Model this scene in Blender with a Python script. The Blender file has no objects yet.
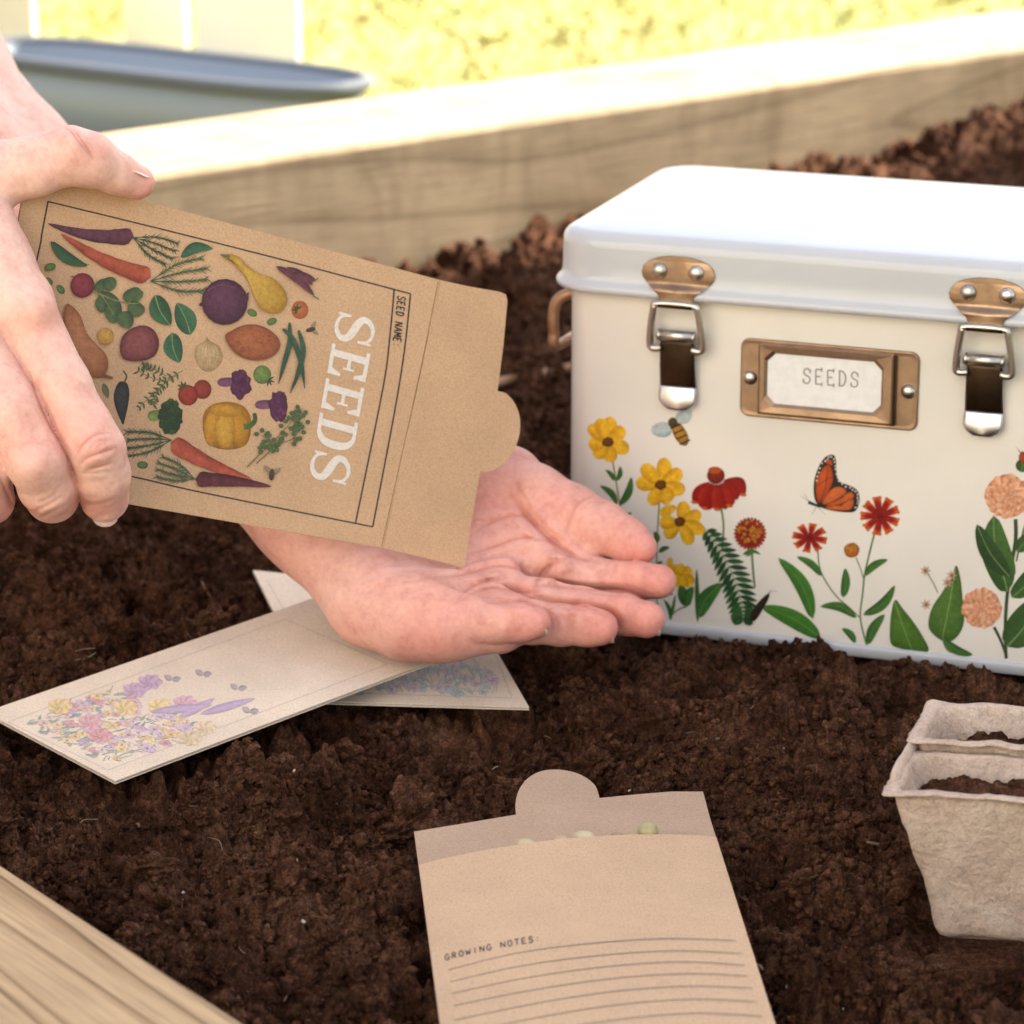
import bpy, math, random, time
import numpy as np
T0 = time.time()
random.seed(7); RNG = np.random.default_rng(11)
SC = bpy.context.scene
COL = SC.collection
# ---------------------------------------------------------------- camera frame (centimetres)
F = 3240.0; CAMH = 48.0; PITCH = math.atan(990 / F)
SP, CP = math.sin(PITCH), math.cos(PITCH)
def ray(px, py):
    X = (px - 512) / F; Y = -(py - 512) / F
    return np.array([X, CP + Y * SP, -SP + Y * CP])
CAM = np.array([0, 0, CAMH])
def at(px, py, d):            # point seen at a pixel, d cm along the optical axis
    return CAM + ray(px, py) * d
def on_z(px, py, z=0.0):
    r = ray(px, py); return CAM + r * ((z - CAMH) / r[2])
class Plane:
    def __init__(s, o, n):
        s.o = np.array(o, float); n = np.array(n, float); s.n = n / np.linalg.norm(n)
        if np.dot(s.n, CAM - s.o) < 0: s.n = -s.n
    def hit(s, px, py, off=0.0):
        r = ray(px, py)
        return CAM + r * (np.dot(s.o + s.n * off - CAM, s.n) / np.dot(r, s.n))
def plane3(a, b, c):
    a, b, c = map(np.array, (a, b, c)); return Plane(a, np.cross(b - a, c - a))

# ---------------------------------------------------------------- objects
def lin(c):
    if isinstance(c, str):
        c = [int(c[i:i + 2], 16) for i in (0, 2, 4)]
    o = []
    for v in c[:3]:
        v = v / 255.0
        o.append(v / 12.92 if v <= .04045 else ((v + .055) / 1.055) ** 2.4)
    return np.array(o)
def link(name, me, mats, parent=None):
    o = bpy.data.objects.new(name, me); COL.objects.link(o)
    for m in (mats if isinstance(mats, (list, tuple)) else [mats]): me.materials.append(m)
    if parent is not None: o.parent = parent
    return o
def mesh_np(name, V, faces_flat, counts, mats, parent=None, smooth=True, col=None, midx=None):
    """V in cm (n,3); faces_flat int array; counts int array"""
    me = bpy.data.meshes.new(name)
    V = np.asarray(V, np.float32) * 0.01
    faces_flat = np.asarray(faces_flat, np.int32); counts = np.asarray(counts, np.int32)
    me.vertices.add(len(V)); me.vertices.foreach_set("co", V.ravel())
    me.loops.add(len(faces_flat)); me.loops.foreach_set("vertex_index", faces_flat)
    me.polygons.add(len(counts))
    st = np.concatenate([[0], np.cumsum(counts)[:-1]]).astype(np.int32)
    me.polygons.foreach_set("loop_start", st)
    if smooth: me.polygons.foreach_set("use_smooth", np.ones(len(counts), bool))
    if midx is not None: me.polygons.foreach_set("material_index", np.asarray(midx, np.int32))
    me.update(calc_edges=True); me.validate()
    if col is not None:
        a = me.color_attributes.new("col", 'FLOAT_COLOR', 'POINT')
        c4 = np.ones((len(V), 4), np.float32); c4[:, :3] = col
        a.data.foreach_set("color", c4.ravel())
    return link(name, me, mats, parent)
class MB:
    """collects faces of one mesh, cm"""
    def __init__(s): s.v = []; s.f = []; s.m = []
    def add(s, verts, faces, mi=0):
        b = len(s.v); s.v += [tuple(map(float, p)) for p in verts]
        s.f += [[b + i for i in f] for f in faces]; s.m += [mi] * len(faces)
    def build(s, name, mats, parent=None, smooth=False, bevel=0, seg=2, sub=0, solid=0, angle=40):
        me = bpy.data.meshes.new(name)
        me.from_pydata([(x * .01, y * .01, z * .01) for x, y, z in s.v], [], s.f)
        me.polygons.foreach_set("material_index", s.m)
        if smooth: me.polygons.foreach_set("use_smooth", [True] * len(s.f))
        me.update(); o = link(name, me, mats, parent)
        if solid:
            m = o.modifiers.new("s", 'SOLIDIFY'); m.thickness = solid * .01; m.offset = -1
        if bevel:
            m = o.modifiers.new("b", 'BEVEL'); m.width = bevel * .01; m.segments = seg; m.limit_method = 'ANGLE'; m.angle_limit = math.radians(angle)
            if smooth: m.harden_normals = False
        if sub:
            m = o.modifiers.new("u", 'SUBSURF'); m.levels = sub; m.render_levels = sub
        return o
    def tube(s, pts, rad, n=10, mi=0, closed=False):
        pts = [np.array(p, float) for p in pts]; N = len(pts)
        up = None; rings = []
        for i in range(N):
            a = pts[(i - 1) % N] if (closed or i > 0) else pts[i]; b = pts[(i + 1) % N] if (closed or i < N - 1) else pts[i]
            t = b - a; t /= np.linalg.norm(t) + 1e-9
            if up is None:
                up = np.cross(t, [0.3, .5, .8]); up /= np.linalg.norm(up)
            up = up - t * np.dot(up, t); up /= np.linalg.norm(up) + 1e-9
            w = np.cross(t, up); r = rad[i] if hasattr(rad, '__len__') else rad
            rings.append([pts[i] + r * (math.cos(2 * math.pi * k / n) * up + math.sin(2 * math.pi * k / n) * w) for k in range(n)])
        V = [p for r in rings for p in r]; Fc = []
        for i in range(N if closed else N - 1):
            j = (i + 1) % N
            for k in range(n):
                Fc.append([i * n + k, i * n + (k + 1) % n, j * n + (k + 1) % n, j * n + k])
        if not closed:
            Fc.append(list(range(n))[::-1]); Fc.append([(N - 1) * n + k for k in range(n)])
        s.add(V, Fc, mi)
    def loft(s, loops, cap0=False, cap1=False, mi=0, close=True):
        n = len(loops[0]); V = [p for l in loops for p in l]; Fc = []
        for i in range(len(loops) - 1):
            for k in range(n if close else n - 1):
                Fc.append([i * n + k, i * n + (k + 1) % n, (i + 1) * n + (k + 1) % n, (i + 1) * n + k])
        if cap0: Fc.append(list(range(n))[::-1])
        if cap1: Fc.append([(len(loops) - 1) * n + k for k in range(n)])
        s.add(V, Fc, mi)
    def box(s, o, a, b, c, mi=0):      # corner + three edge vectors
        o, a, b, c = map(lambda q: np.array(q, float), (o, a, b, c))
        V = [o, o + a, o + a + b, o + b, o + c, o + a + c, o + a + b + c, o + b + c]
        Fc = [[0, 3, 2, 1], [4, 5, 6, 7], [0, 1, 5, 4], [1, 2, 6, 5], [2, 3, 7, 6], [3, 0, 4, 7]]
        if np.dot(np.cross(a, b), c) < 0: Fc = [f[::-1] for f in Fc]
        s.add(V, Fc, mi)
    def ball(s, c, ax, ay, az, nu=16, nv=10, half=False, mi=0):
        c, ax, ay, az = map(lambda q: np.array(q, float), (c, ax, ay, az)); loops = []
        v0 = 0.0 if half else -math.pi / 2
        for j in range(nv + 1):
            t = v0 + (math.pi / 2 - v0) * j / nv; t = min(max(t, -1.55), 1.55)
            loops.append([c + math.cos(t) * (math.cos(2 * math.pi * i / nu) * ax + math.sin(2 * math.pi * i / nu) * ay) + math.sin(t) * az for i in range(nu)])
        s.loft(loops, cap0=True, cap1=True, mi=mi)
def tag(o, label=None, cat=None, group=None, kind=None):
    if label: o['label'] = label
    if cat: o['category'] = cat
    if group: o['group'] = group
    if kind: o['kind'] = kind
    return o
def empty(name, loc_cm):
    o = bpy.data.objects.new(name, None); COL.objects.link(o); o.empty_display_size = .01
    o.location = [c * .01 for c in loc_cm]; return o
def adopt(root, *obs):       # parent world-placed meshes to an empty without moving them
    for o in obs:
        o.parent = root
        from mathutils import Matrix
        o.matrix_parent_inverse = Matrix.Translation(root.location).inverted()
def spline(pts, n=8, closed=False):
    P = [np.array(p, float) for p in pts]; N = len(P); out = []
    rng = range(N) if closed else range(N - 1)
    for i in rng:
        if closed: p0, p1, p2, p3 = P[(i - 1) % N], P[i], P[(i + 1) % N], P[(i + 2) % N]
        else: p0, p1, p2, p3 = P[max(i - 1, 0)], P[i], P[i + 1], P[min(i + 2, N - 1)]
        for k in range(n):
            t = k / n
            out.append(.5 * ((2 * p1) + (-p0 + p2) * t + (2 * p0 - 5 * p1 + 4 * p2 - p3) * t * t + (-p0 + 3 * p1 - 3 * p2 + p3) * t ** 3))
    if not closed: out.append(P[-1])
    return out

# ---------------------------------------------------------------- materials
class NT:
    def __init__(s, name):
        s.mat = bpy.data.materials.new(name); s.mat.use_nodes = True; s.t = s.mat.node_tree
        s.b = s.t.nodes["Principled BSDF"]; s.out = s.t.nodes["Material Output"]
    def n(s, typ, **kw):
        nd = s.t.nodes.new(typ)
        for k, v in kw.items():
            if k[0] == '_': setattr(nd, k[1:], v)
            else: nd.inputs[k.replace('__', ' ')].default_value = v
        return nd
    def l(s, a, b): s.t.links.new(a, b)
    def set(s, **kw):
        for k, v in kw.items():
            k = k.replace('__', ' ')
            s.b.inputs[k].default_value = (*v, 1) if (hasattr(v, '__len__') and len(v) == 3 and 'Radius' not in k) else v
    def coords(s, kind='Object', scale=None):
        c = s.n('ShaderNodeTexCoord')
        if scale is None: return c.outputs[kind]
        m = s.n('ShaderNodeMapping'); m.inputs['Scale'].default_value = scale if hasattr(scale, '__len__') else (scale,) * 3
        s.l(c.outputs[kind], m.inputs['Vector']); return m.outputs['Vector']
    def noise(s, vec, scale, detail=4, rough=.55, dist=0):
        nd = s.n('ShaderNodeTexNoise'); nd.inputs['Scale'].default_value = scale; nd.inputs['Detail'].default_value = detail
        nd.inputs['Roughness'].default_value = rough; nd.inputs['Distortion'].default_value = dist
        s.l(vec, nd.inputs['Vector']); return nd.outputs['Fac']
    def ramp(s, fac, stops, interp='LINEAR'):
        r = s.n('ShaderNodeValToRGB'); e = r.color_ramp.elements; r.color_ramp.interpolation = interp
        while len(e) < len(stops): e.new(.5)
        for k, (p, c) in enumerate(stops):
            e[k].position = p; c = c if hasattr(c, '__len__') else (c, c, c); e[k].color = (*c, 1)
        s.l(fac, r.inputs['Fac']); return r.outputs['Color']
    def mix(s, a, b, fac, mode='MIX'):
        m = s.n('ShaderNodeMix', _data_type='RGBA', _blend_type=mode)
        for inp, v in ((m.inputs[6], a), (m.inputs[7], b)):
            if hasattr(v, 'is_linked') or hasattr(v, 'node'): s.l(v, inp)
            else: inp.default_value = (*v, 1)
        if hasattr(fac, 'node'): s.l(fac, m.inputs[0])
        else: m.inputs[0].default_value = fac
        return m.outputs[2]
    def attr(s, name='col'):
        a = s.n('ShaderNodeVertexColor'); a.layer_name = name; return a.outputs['Color']
    def bump(s, h, strength, dist, prev=None):
        b = s.n('ShaderNodeBump'); b.inputs['Strength'].default_value = strength; b.inputs['Distance'].default_value = dist
        s.l(h, b.inputs['Height'])
        if prev is not None: s.l(prev, b.inputs['Normal'])
        s.l(b.outputs['Normal'], s.b.inputs['Normal']); return b.outputs['Normal']
    def base(s, c): s.l(c, s.b.inputs['Base Color'])

def m_simple(name, col, rough=.5, metal=0, **kw):
    n = NT(name); n.set(Base__Color=tuple(col), Roughness=rough, Metallic=metal, **kw); return n.mat

# ---------------------------------------------------------------- numpy noise
def hash2(ix, iy, seed):
    h = (ix.astype(np.int64) * 374761393 + iy.astype(np.int64) * 668265263 + seed * 974634777) & 0x7fffffff
    h = ((h ^ (h >> 13)) * 1274126177) & 0x7fffffff
    h = ((h ^ (h >> 16)) * 1911520717) & 0x7fffffff
    return ((h ^ (h >> 15)) & 0xffffff) / float(0xffffff)
def vnoise(x, y, seed):
    ix = np.floor(x); iy = np.floor(y); fx = x - ix; fy = y - iy
    fx = fx * fx * (3 - 2 * fx); fy = fy * fy * (3 - 2 * fy)
    a = hash2(ix, iy, seed); b = hash2(ix + 1, iy, seed); c = hash2(ix, iy + 1, seed); d = hash2(ix + 1, iy + 1, seed)
    return (a + (b - a) * fx) * (1 - fy) + (c + (d - c) * fx) * fy
def fbm(x, y, seed, oct=4, gain=.5):
    s = 0; a = 1; t = 0
    for k in range(oct):
        s = s + a * vnoise(x * 2 ** k + 17.3 * k, y * 2 ** k - 9.1 * k, seed + k); t += a; a *= gain
    return s / t
def crumb(x, y, cell, seed, fill=1.0, rmin=.35, rmax=.75, asp=.8):
    """height of a bed of lumpy balls, in units of cm"""
    gx = x / cell; gy = y / cell; ix = np.floor(gx); iy = np.floor(gy); h = np.zeros_like(x)
    for dx in (-1, 0, 1):
        for dy in (-1, 0, 1):
            jx = ix + dx; jy = iy + dy
            on = hash2(jx, jy, seed + 3) < fill
            cx = jx + .5 + (hash2(jx, jy, seed) - .5) * .9; cy = jy + .5 + (hash2(jx, jy, seed + 1) - .5) * .9
            r = rmin + (rmax - rmin) * hash2(jx, jy, seed + 2) ** 2
            an = hash2(jx, jy, seed + 4) * 3.14; st = .75 + .5 * hash2(jx, jy, seed + 5)
            ex = gx - cx; ey = gy - cy; ca = np.cos(an); sa = np.sin(an)
            u = (ex * ca + ey * sa) * st; v = (-ex * sa + ey * ca) / st
            q = r * r - u * u - v * v
            h = np.maximum(h, np.where(on & (q > 0), np.sqrt(np.maximum(q, 0)), 0))
    return h * cell * asp
# ================================================================ materials
def mat_kraft(name, c, speck=.5, scale=1.0):
    n = NT(name); v = n.coords('Object')
    f1 = n.noise(v, 1500, 3, .7); f2 = n.noise(v, 3600, 2, .6); f3 = n.noise(v, 40, 3, .5)
    c = np.array(c)
    k = n.ramp(f1, [(.3, c * .78), (.5, c), (.72, np.minimum(c * 1.17, 1))])
    k2 = n.ramp(f2, [(.3, .75), (.48, 1), (.7, 1.0)])
    k = n.mix(k, k2, speck, 'MULTIPLY')
    k3 = n.ramp(f3, [(.3, .9), (.7, 1.0)]); k = n.mix(k, k3, 1, 'MULTIPLY')
    n.base(k); n.set(Roughness=.82); n.b.inputs['Specular IOR Level'].default_value = .12
    n.bump(f1, .25, .0004); return n.mat
KRAFT = mat_kraft("kraft_paper", (.585, .38, .225))
KRAFT_PALE = mat_kraft("pale_kraft_paper", (.80, .665, .515), .25)
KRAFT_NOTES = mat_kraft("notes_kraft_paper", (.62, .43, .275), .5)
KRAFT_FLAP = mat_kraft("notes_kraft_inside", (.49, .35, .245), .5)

def mat_print(name, rough=.7, var=.35, sc=500, coat=0.0):
    n = NT(name); v = n.coords('Object'); c = n.attr()
    f = n.noise(v, sc, 4, .65); k = n.ramp(f, [(.28, 1 - var), (.5, 1.0), (.75, 1 + var)])
    f2 = n.noise(v, sc * 4, 2, .6); k2 = n.ramp(f2, [(.3, .85), (.6, 1.05)])
    n.base(n.mix(n.mix(c, k, 1, 'MULTIPLY'), k2, .8, 'MULTIPLY')); n.set(Roughness=rough)
    n.b.inputs['Specular IOR Level'].default_value = .3
    n.b.inputs['Coat Weight'].default_value = coat; return n.mat
PRINT_PAPER = mat_print("ink_on_paper", .8, .24)
PRINT_TEXT = mat_print("printed_lettering", .8, .1)
PRINT_TIN = mat_print("enamel_print", .35, .22, 350)

def mat_soil(name, bright=1.0):
    n = NT(name); v = n.coords('Object')
    a = n.noise(v, 25, 5, .6); b = n.noise(v, 260, 4, .65); d = n.noise(v, 900, 3, .7)
    c1 = n.ramp(a, [(.3, np.array((.034, .0135, .0068)) * bright), (.52, np.array((.080, .0345, .018)) * bright), (.72, np.array((.135, .064, .036)) * bright)])
    c2 = n.ramp(b, [(.3, .3), (.5, .85), (.72, 1.75)])
    c3 = n.ramp(d, [(.3, .45), (.52, 1.0), (.74, 2.0)])
    e = n.noise(v, 1250, 2, .5); sp = n.ramp(e, [(.68, 0), (.75, 1)]); k_ = n.mix(n.mix(c1, c2, 1, 'MULTIPLY'), c3, 1, 'MULTIPLY')
    n.base(n.mix(k_, (.30, .185, .115), n.mix((0, 0, 0), (.55, .55, .55), sp))); n.set(Roughness=.92)
    n.b.inputs['Specular IOR Level'].default_value = .06
    p = n.bump(b, .8, .0016); n.bump(d, 1.0, .0008, p); return n.mat
SOIL = mat_soil("dark_compost"); 

def mat_wood(name, ca, cb, cc, direction, wave=46, dist=4.0, bump=.3, stain=0):
    """direction: unit vector of the grain in world xy"""
    n = NT(name); c = n.n('ShaderNodeTexCoord')
    m = n.n('ShaderNodeMapping'); m.vector_type = 'TEXTURE'
    m.inputs['Rotation'].default_value = (0, 0, math.atan2(direction[1], direction[0]))
    n.l(c.outputs['Object'], m.inputs['Vector'])
    st = n.n('ShaderNodeMapping'); st.inputs['Scale'].default_value = (.22, 1, 1); n.l(m.outputs['Vector'], st.inputs['Vector'])
    w = n.n('ShaderNodeTexWave'); w.wave_type = 'BANDS'; w.bands_direction = 'Y'; w.wave_profile = 'SAW'
    w.inputs['Scale'].default_value = wave; w.inputs['Distortion'].default_value = dist; w.inputs['Detail'].default_value = 3
    w.inputs['Detail Scale'].default_value = .55; w.inputs['Detail Roughness'].default_value = .5
    n.l(st.outputs['Vector'], w.inputs['Vector'])
    cs = n.n('ShaderNodeMapping'); cs.inputs['Scale'].default_value = (.07, 1, .6); n.l(m.outputs['Vector'], cs.inputs['Vector'])
    cn = n.noise(cs.outputs['Vector'], wave * .42, 2.5, .5, .25); mu = n.n('ShaderNodeMath', _operation='MULTIPLY'); mu.inputs[1].default_value = 13; n.l(cn, mu.inputs[0])
    fr_ = n.n('ShaderNodeMath', _operation='FRACT'); n.l(mu.outputs[0], fr_.inputs[0])
    k = n.ramp(fr_.outputs[0], [(0, np.array(ca) * .93), (.12, ca), (.6, ca), (.86, cb), (.95, cc), (1, np.array(ca) * .93)])
    st2 = n.n('ShaderNodeMapping'); st2.inputs['Scale'].default_value = (.03, 1, 1); n.l(m.outputs['Vector'], st2.inputs['Vector'])
    fib = n.noise(st2.outputs['Vector'], 700, 3, .6)
    k2 = n.ramp(fib, [(.3, .70), (.5, .98), (.75, 1.14)])
    big = n.noise(m.outputs['Vector'], 14, 3, .5); k3 = n.ramp(big, [(.3, (.82, .80, .76)), (.7, (1.08, 1.06, 1.02))])
    c_ = n.mix(n.mix(k, k2, 1, 'MULTIPLY'), k3, 1, 'MULTIPLY')
    if stain:
        sm = n.n('ShaderNodeMapping'); sm.inputs['Scale'].default_value = (1, 1, .35); n.l(c.outputs['Object'], sm.inputs['Vector'])
        c_ = n.mix(c_, n.ramp(n.noise(sm.outputs['Vector'], 16, 5, .65, .6), [(.35, (.55, .50, .45)), (.5, (.95, .93, .9)), (.7, (1.2, 1.18, 1.14))]), stain, 'MULTIPLY')
    n.base(c_); n.set(Roughness=.8)
    n.b.inputs['Specular IOR Level'].default_value = .25
    p = n.bump(fib, bump, .0006); n.bump(w.outputs['Fac'], .06, .0005, p); return n.mat

def mat_skin():
    n = NT("skin"); v = n.coords('Object'); c = n.attr()
    a = n.noise(v, 120, 4, .6); k = n.ramp(a, [(.3, (.88, .78, .77)), (.5, (1, 1, 1)), (.72, (1.07, 1.10, 1.10))])
    a2 = n.noise(v, 420, 3, .6); k2 = n.ramp(a2, [(.3, (.95, .90, .89)), (.6, (1.02, 1.03, 1.03))])
    n.base(n.mix(n.mix(c, k, 1, 'MULTIPLY'), k2, 1, 'MULTIPLY'))
    n.set(Roughness=.5); n.b.inputs['Specular IOR Level'].default_value = .3
    n.b.inputs['Subsurface Weight'].default_value = .12; n.b.inputs['Subsurface Radius'].default_value = (1, .32, .16)
    n.b.inputs['Subsurface Scale'].default_value = .003
    vo = n.n('ShaderNodeTexVoronoi', _feature='DISTANCE_TO_EDGE'); vo.inputs['Scale'].default_value = 950
    wv = n.noise(v, 300, 2); mm = n.n('ShaderNodeMix', _data_type='VECTOR'); 
    n.l(v, vo.inputs['Vector'])
    e = n.ramp(vo.outputs['Distance'], [(0, 0), (.18, 1)])
    p = n.bump(e, .16, .00025); p = n.bump(a2, .25, .0006, p)
    st = n.n('ShaderNodeMapping'); st.inputs['Scale'].default_value = (1, .5, 1); st.inputs['Rotation'].default_value = (.3, .6, .5); n.l(v, st.inputs['Vector'])
    fine = n.noise(st.outputs['Vector'], 700, 4, .7, .5); n.bump(fine, .28, .0004, p)
    return n.mat
SKIN = mat_skin()
n = NT("fingernail"); n.set(Base__Color=(.86, .66, .58), Roughness=.22); NAIL = n.mat

def mat_enamel(name, c, rough=.22, dirt=.06, coat=.35):
    n = NT(name); v = n.coords('Object'); a = n.noise(v, 16, 4, .55); c = np.array(c)
    n.base(n.ramp(a, [(.3, c * (1 - dirt)), (.7, np.minimum(c * (1 + dirt * .5), .95))]))
    n.set(Roughness=rough); n.b.inputs['Specular IOR Level'].default_value = .5
    n.b.inputs['Coat Weight'].default_value = coat; n.b.inputs['Coat Roughness'].default_value = .06; n.bump(n.noise(v, 55, 2, .5), .06, .002); return n.mat
TIN_CREAM = mat_enamel("cream_enamel", (.79, .735, .65), .16)
TIN_WHITE = mat_enamel("white_enamel", (.53, .54, .555), .13, .06, 0)
def mat_metal(name, c, rough, dark=.5, sc=90):
    n = NT(name); v = n.coords('Object'); a = n.noise(v, sc, 4, .6); c = np.array(c)
    n.base(n.ramp(a, [(.3, c * dark), (.6, c)])); n.set(Metallic=1.0)
    r = n.ramp(a, [(.3, min(rough * 1.5, 1)), (.7, rough)]); n.l(r, n.b.inputs['Roughness'])
    n.bump(n.noise(v, 700, 2), .15, .0003); return n.mat
BRONZE = mat_metal("aged_bronze", (.43, .285, .185), .36, .72)
NICKEL = mat_metal("dull_nickel", (.62, .58, .52), .25, .75)
DARKMETAL = mat_metal("dark_bronze", (.085, .056, .034), .3, .6)
SILVER = mat_metal("bright_steel", (.85, .85, .84), .28, .9)
n = NT("card_paper"); v = n.coords(); n.base(n.ramp(n.noise(v, 300, 3), [(.3, (.74, .72, .68)), (.7, (.82, .80, .77))])); n.set(Roughness=.8); CARD = n.mat

def mat_fibre():
    n = NT("pressed_fibre"); v = n.coords()
    a = n.noise(v, 60, 5, .6); b = n.noise(v, 420, 4, .7, .6); d = n.noise(v, 1500, 2, .6)
    c1 = n.ramp(a, [(.3, (.52, .385, .295)), (.55, (.61, .47, .37)), (.75, (.70, .57, .47))])
    c2 = n.ramp(b, [(.28, .72), (.5, 1), (.75, 1.16)]); c3 = n.ramp(d, [(.3, .85), (.7, 1.08)])
    n.base(n.mix(n.mix(c1, c2, 1, 'MULTIPLY'), c3, 1, 'MULTIPLY')); n.set(Roughness=.92)
    n.b.inputs['Specular IOR Level'].default_value = .2
    p = n.bump(b, .75, .0016); p = n.bump(n.noise(v, 170, 3, .55, .4), .4, .0025, p); n.bump(d, .3, .0004, p); return n.mat
FIBRE = mat_fibre()
# ================================================================ setting
PV = np.array([.771, .636]); PV /= np.linalg.norm(PV); QV = np.array([-PV[1], PV[0]])
B0 = np.array([-.8, 207.1]); PLANK_TOP = 11.0
NEAR_TOP = 4.0; N0 = on_z(0, 858, NEAR_TOP)[:2]; ND = N0 - on_z(255, 1024, NEAR_TOP)[:2]; ND /= np.linalg.norm(ND)          # a point on the near board's inner edge
FOOT = []                                               # (quad xy, max z): soil pressed down under things lying on it
def sstep(a, b, x):
    t = np.clip((x - a) / (b - a), 0, 1); return t * t * (3 - 2 * t)
def gauss(x, y, cx, cy, s, sy=None, ang=0):
    sy = sy or s; c, d = math.cos(ang), math.sin(ang)
    u = (x - cx) * c + (y - cy) * d; v = -(x - cx) * d + (y - cy) * c
    return np.exp(-(u / s) ** 2 - (v / sy) ** 2)
BOX_O = on_z(560, 619, 0.0); BTH = math.radians(19.8)
BA = np.array([math.cos(BTH), -math.sin(BTH), 0]); BB = np.array([math.sin(BTH), math.cos(BTH), 0])
def soil_base(x, y):
    q = (x - B0[0]) * QV[0] + (y - B0[1]) * QV[1]
    h = 3.4 * sstep(-60, -4, q)
    h = h + 5.6 * gauss(x, y, 44, 234, 17, 13, .7) + 1.2 * gauss(x, y, 20, 212, 12)
    bs = (x - BOX_O[0]) * BA[0] + (y - BOX_O[1]) * BA[1]; bt = (x - BOX_O[0]) * BB[0] + (y - BOX_O[1]) * BB[1]
    h = h + 1.6 * np.exp(-((bs - 3.0) / 5.2) ** 2 - ((bt + 1.2) / 2.6) ** 2)
    h = h - .35 * np.exp(-((bs - 17) / 8) ** 2 - ((bt + 2) / 4) ** 2)
    h = h - 1.3 * gauss(x, y, 1.0, 126, 7, 3.2, .35) + .9 * gauss(x, y, -8.5, 107, 6, 3.2, -.2)
    h = h - .8 * gauss(x, y, -6, 116, 6, 3) + .7 * gauss(x, y, 11, 121, 6, 4)
    h = h + 1.7 * (fbm(x / 9, y / 9, 5, 2) - .5) + 2.7 * (fbm(x / 4.6, y / 4.6, 31, 3) - .5)
    return h
def soil_h(x, y, fine=True):
    wx = x + .8 * (fbm(x / 2.2, y / 2.2, 71, 2) - .5); wy = y + .8 * (fbm(x / 2.2, y / 2.2, 72, 2) - .5)
    h = soil_base(x, y)
    bs_ = (x - BOX_O[0]) * BA[0] + (y - BOX_O[1]) * BA[1]; bt_ = (x - BOX_O[0]) * BB[0] + (y - BOX_O[1]) * BB[1]
    calm = 1 - .55 * sstep(-4, 0, bs_) * sstep(-4.5, -1.5, bt_) * (1 - sstep(0, 2, bt_))      # firmed against the tin
    patch = sstep(.35, .65, fbm(x / 5, y / 5, 90, 2))
    h = h + crumb(wx, wy, 2.6, 1, .5, .25, .62, .75) * (.35 + .65 * patch) * calm
    h = h + crumb(wx, wy, 1.1, 11, .62, .25, .7, 1.2) * (.45 + .55 * patch) * calm * (1 - .4 * sstep(170, 200, y))
    far = 1 - .65 * sstep(170, 200, y)
    if fine:
        h = h + crumb(wx, wy, .46, 21, .72, .25, .72, 1.7) * (.5 + .7 * fbm(x / 2, y / 2, 77, 1)) * far * calm
        h = h + crumb(x, y, .23, 41, .75, .25, .7, 1.7) * far - .4
        h = h + .16 * (fbm(x / .2, y / .2, 51, 2) - .5) - .35 * sstep(.55, .8, fbm(x / .9, y / .9, 57, 3))
    h = h - 1.5 * sstep(.56, .74, fbm(x / 3.1, y / 3.1, 131, 3)) - .5 * sstep(.55, .72, fbm(x / 1.2, y / 1.2, 133, 3))
    for quad, zmax in FOOT:
        dd = np.full_like(x, 1e3); n_ = len(quad); s_ = 0
        for i in range(n_):
            ax, ay = quad[i]; bx, by = quad[(i + 1) % n_]; s_ += ax * by - bx * ay
        for i in range(n_):
            ax, ay = quad[i]; bx, by = quad[(i + 1) % n_]
            cr = ((bx - ax) * (y - ay) - (by - ay) * (x - ax)) * (1 if s_ > 0 else -1)
            dd = np.minimum(dd, cr / math.hypot(bx - ax, by - ay))
        zm = zmax(x, y) if callable(zmax) else zmax
        h = np.where(dd > -1.6, np.minimum(h, zm + np.maximum(-dd - .12, 0) * 1.1), h)
    return h
def build_soil():
    ys = [82.0]
    while ys[-1] < 330: ys.append(ys[-1] * (1 + (.0011 if ys[-1] < 172 else .0032)))
    ys = np.array(ys)
    ti = np.linspace(-.19, .19, 640); to = np.linspace(.2, .72, 60)
    ts = np.concatenate([-to[::-1], ti, to])
    Y, T = np.meshgrid(ys, ts, indexing='ij'); X = Y * T
    H = soil_h(X, Y)
    q = (X - B0[0]) * QV[0] + (Y - B0[1]) * QV[1]
    H = np.where(q > 3, -7, H)
    V = np.stack([X, Y, H], -1).reshape(-1, 3); R, C = X.shape
    i = np.arange(R - 1)[:, None] * C + np.arange(C - 1)[None]
    Fc = np.stack([i, i + 1, i + C + 1, i + C], -1).reshape(-1, 4)
    o = mesh_np("soil", V, Fc.ravel(), np.full(len(Fc), 4), SOIL, smooth=True); tag(o, kind='structure')
    return o
def lump_variants(k=8, lvl=2):
    import bmesh
    out = []
    for i in range(k):
        bm = bmesh.new(); bmesh.ops.create_icosphere(bm, subdivisions=lvl, radius=1)
        V = np.array([v.co[:] for v in bm.verts]); Fc = np.array([[v.index for v in f.verts] for f in bm.faces]); bm.free()
        d = np.zeros(len(V))
        for f_, a_ in ((1.6, .6), (3.4, .45), (6.5, .32)):
            ph = RNG.uniform(0, 50, 3)
            d += a_ * (fbm(V[:, 0] * f_ + ph[0] + V[:, 2] * 2.3, V[:, 1] * f_ + ph[1] - V[:, 2] * f_, 100 + i, 2) - .5) * 2
        out.append((V * (1 + d)[:, None] * RNG.uniform(.7, 1.2, 3), Fc))
    return out
def rot_rand(n):
    q = RNG.normal(size=(n, 4)); q /= np.linalg.norm(q, axis=1)[:, None]; w, x, y, z = q.T
    return np.stack([np.stack([1 - 2 * (y * y + z * z), 2 * (x * y - z * w), 2 * (x * z + y * w)], -1),
                     np.stack([2 * (x * y + z * w), 1 - 2 * (x * x + z * z), 2 * (y * z - x * w)], -1),
                     np.stack([2 * (x * z - y * w), 2 * (y * z + x * w), 1 - 2 * (x * x + y * y)], -1)], 1)
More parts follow.
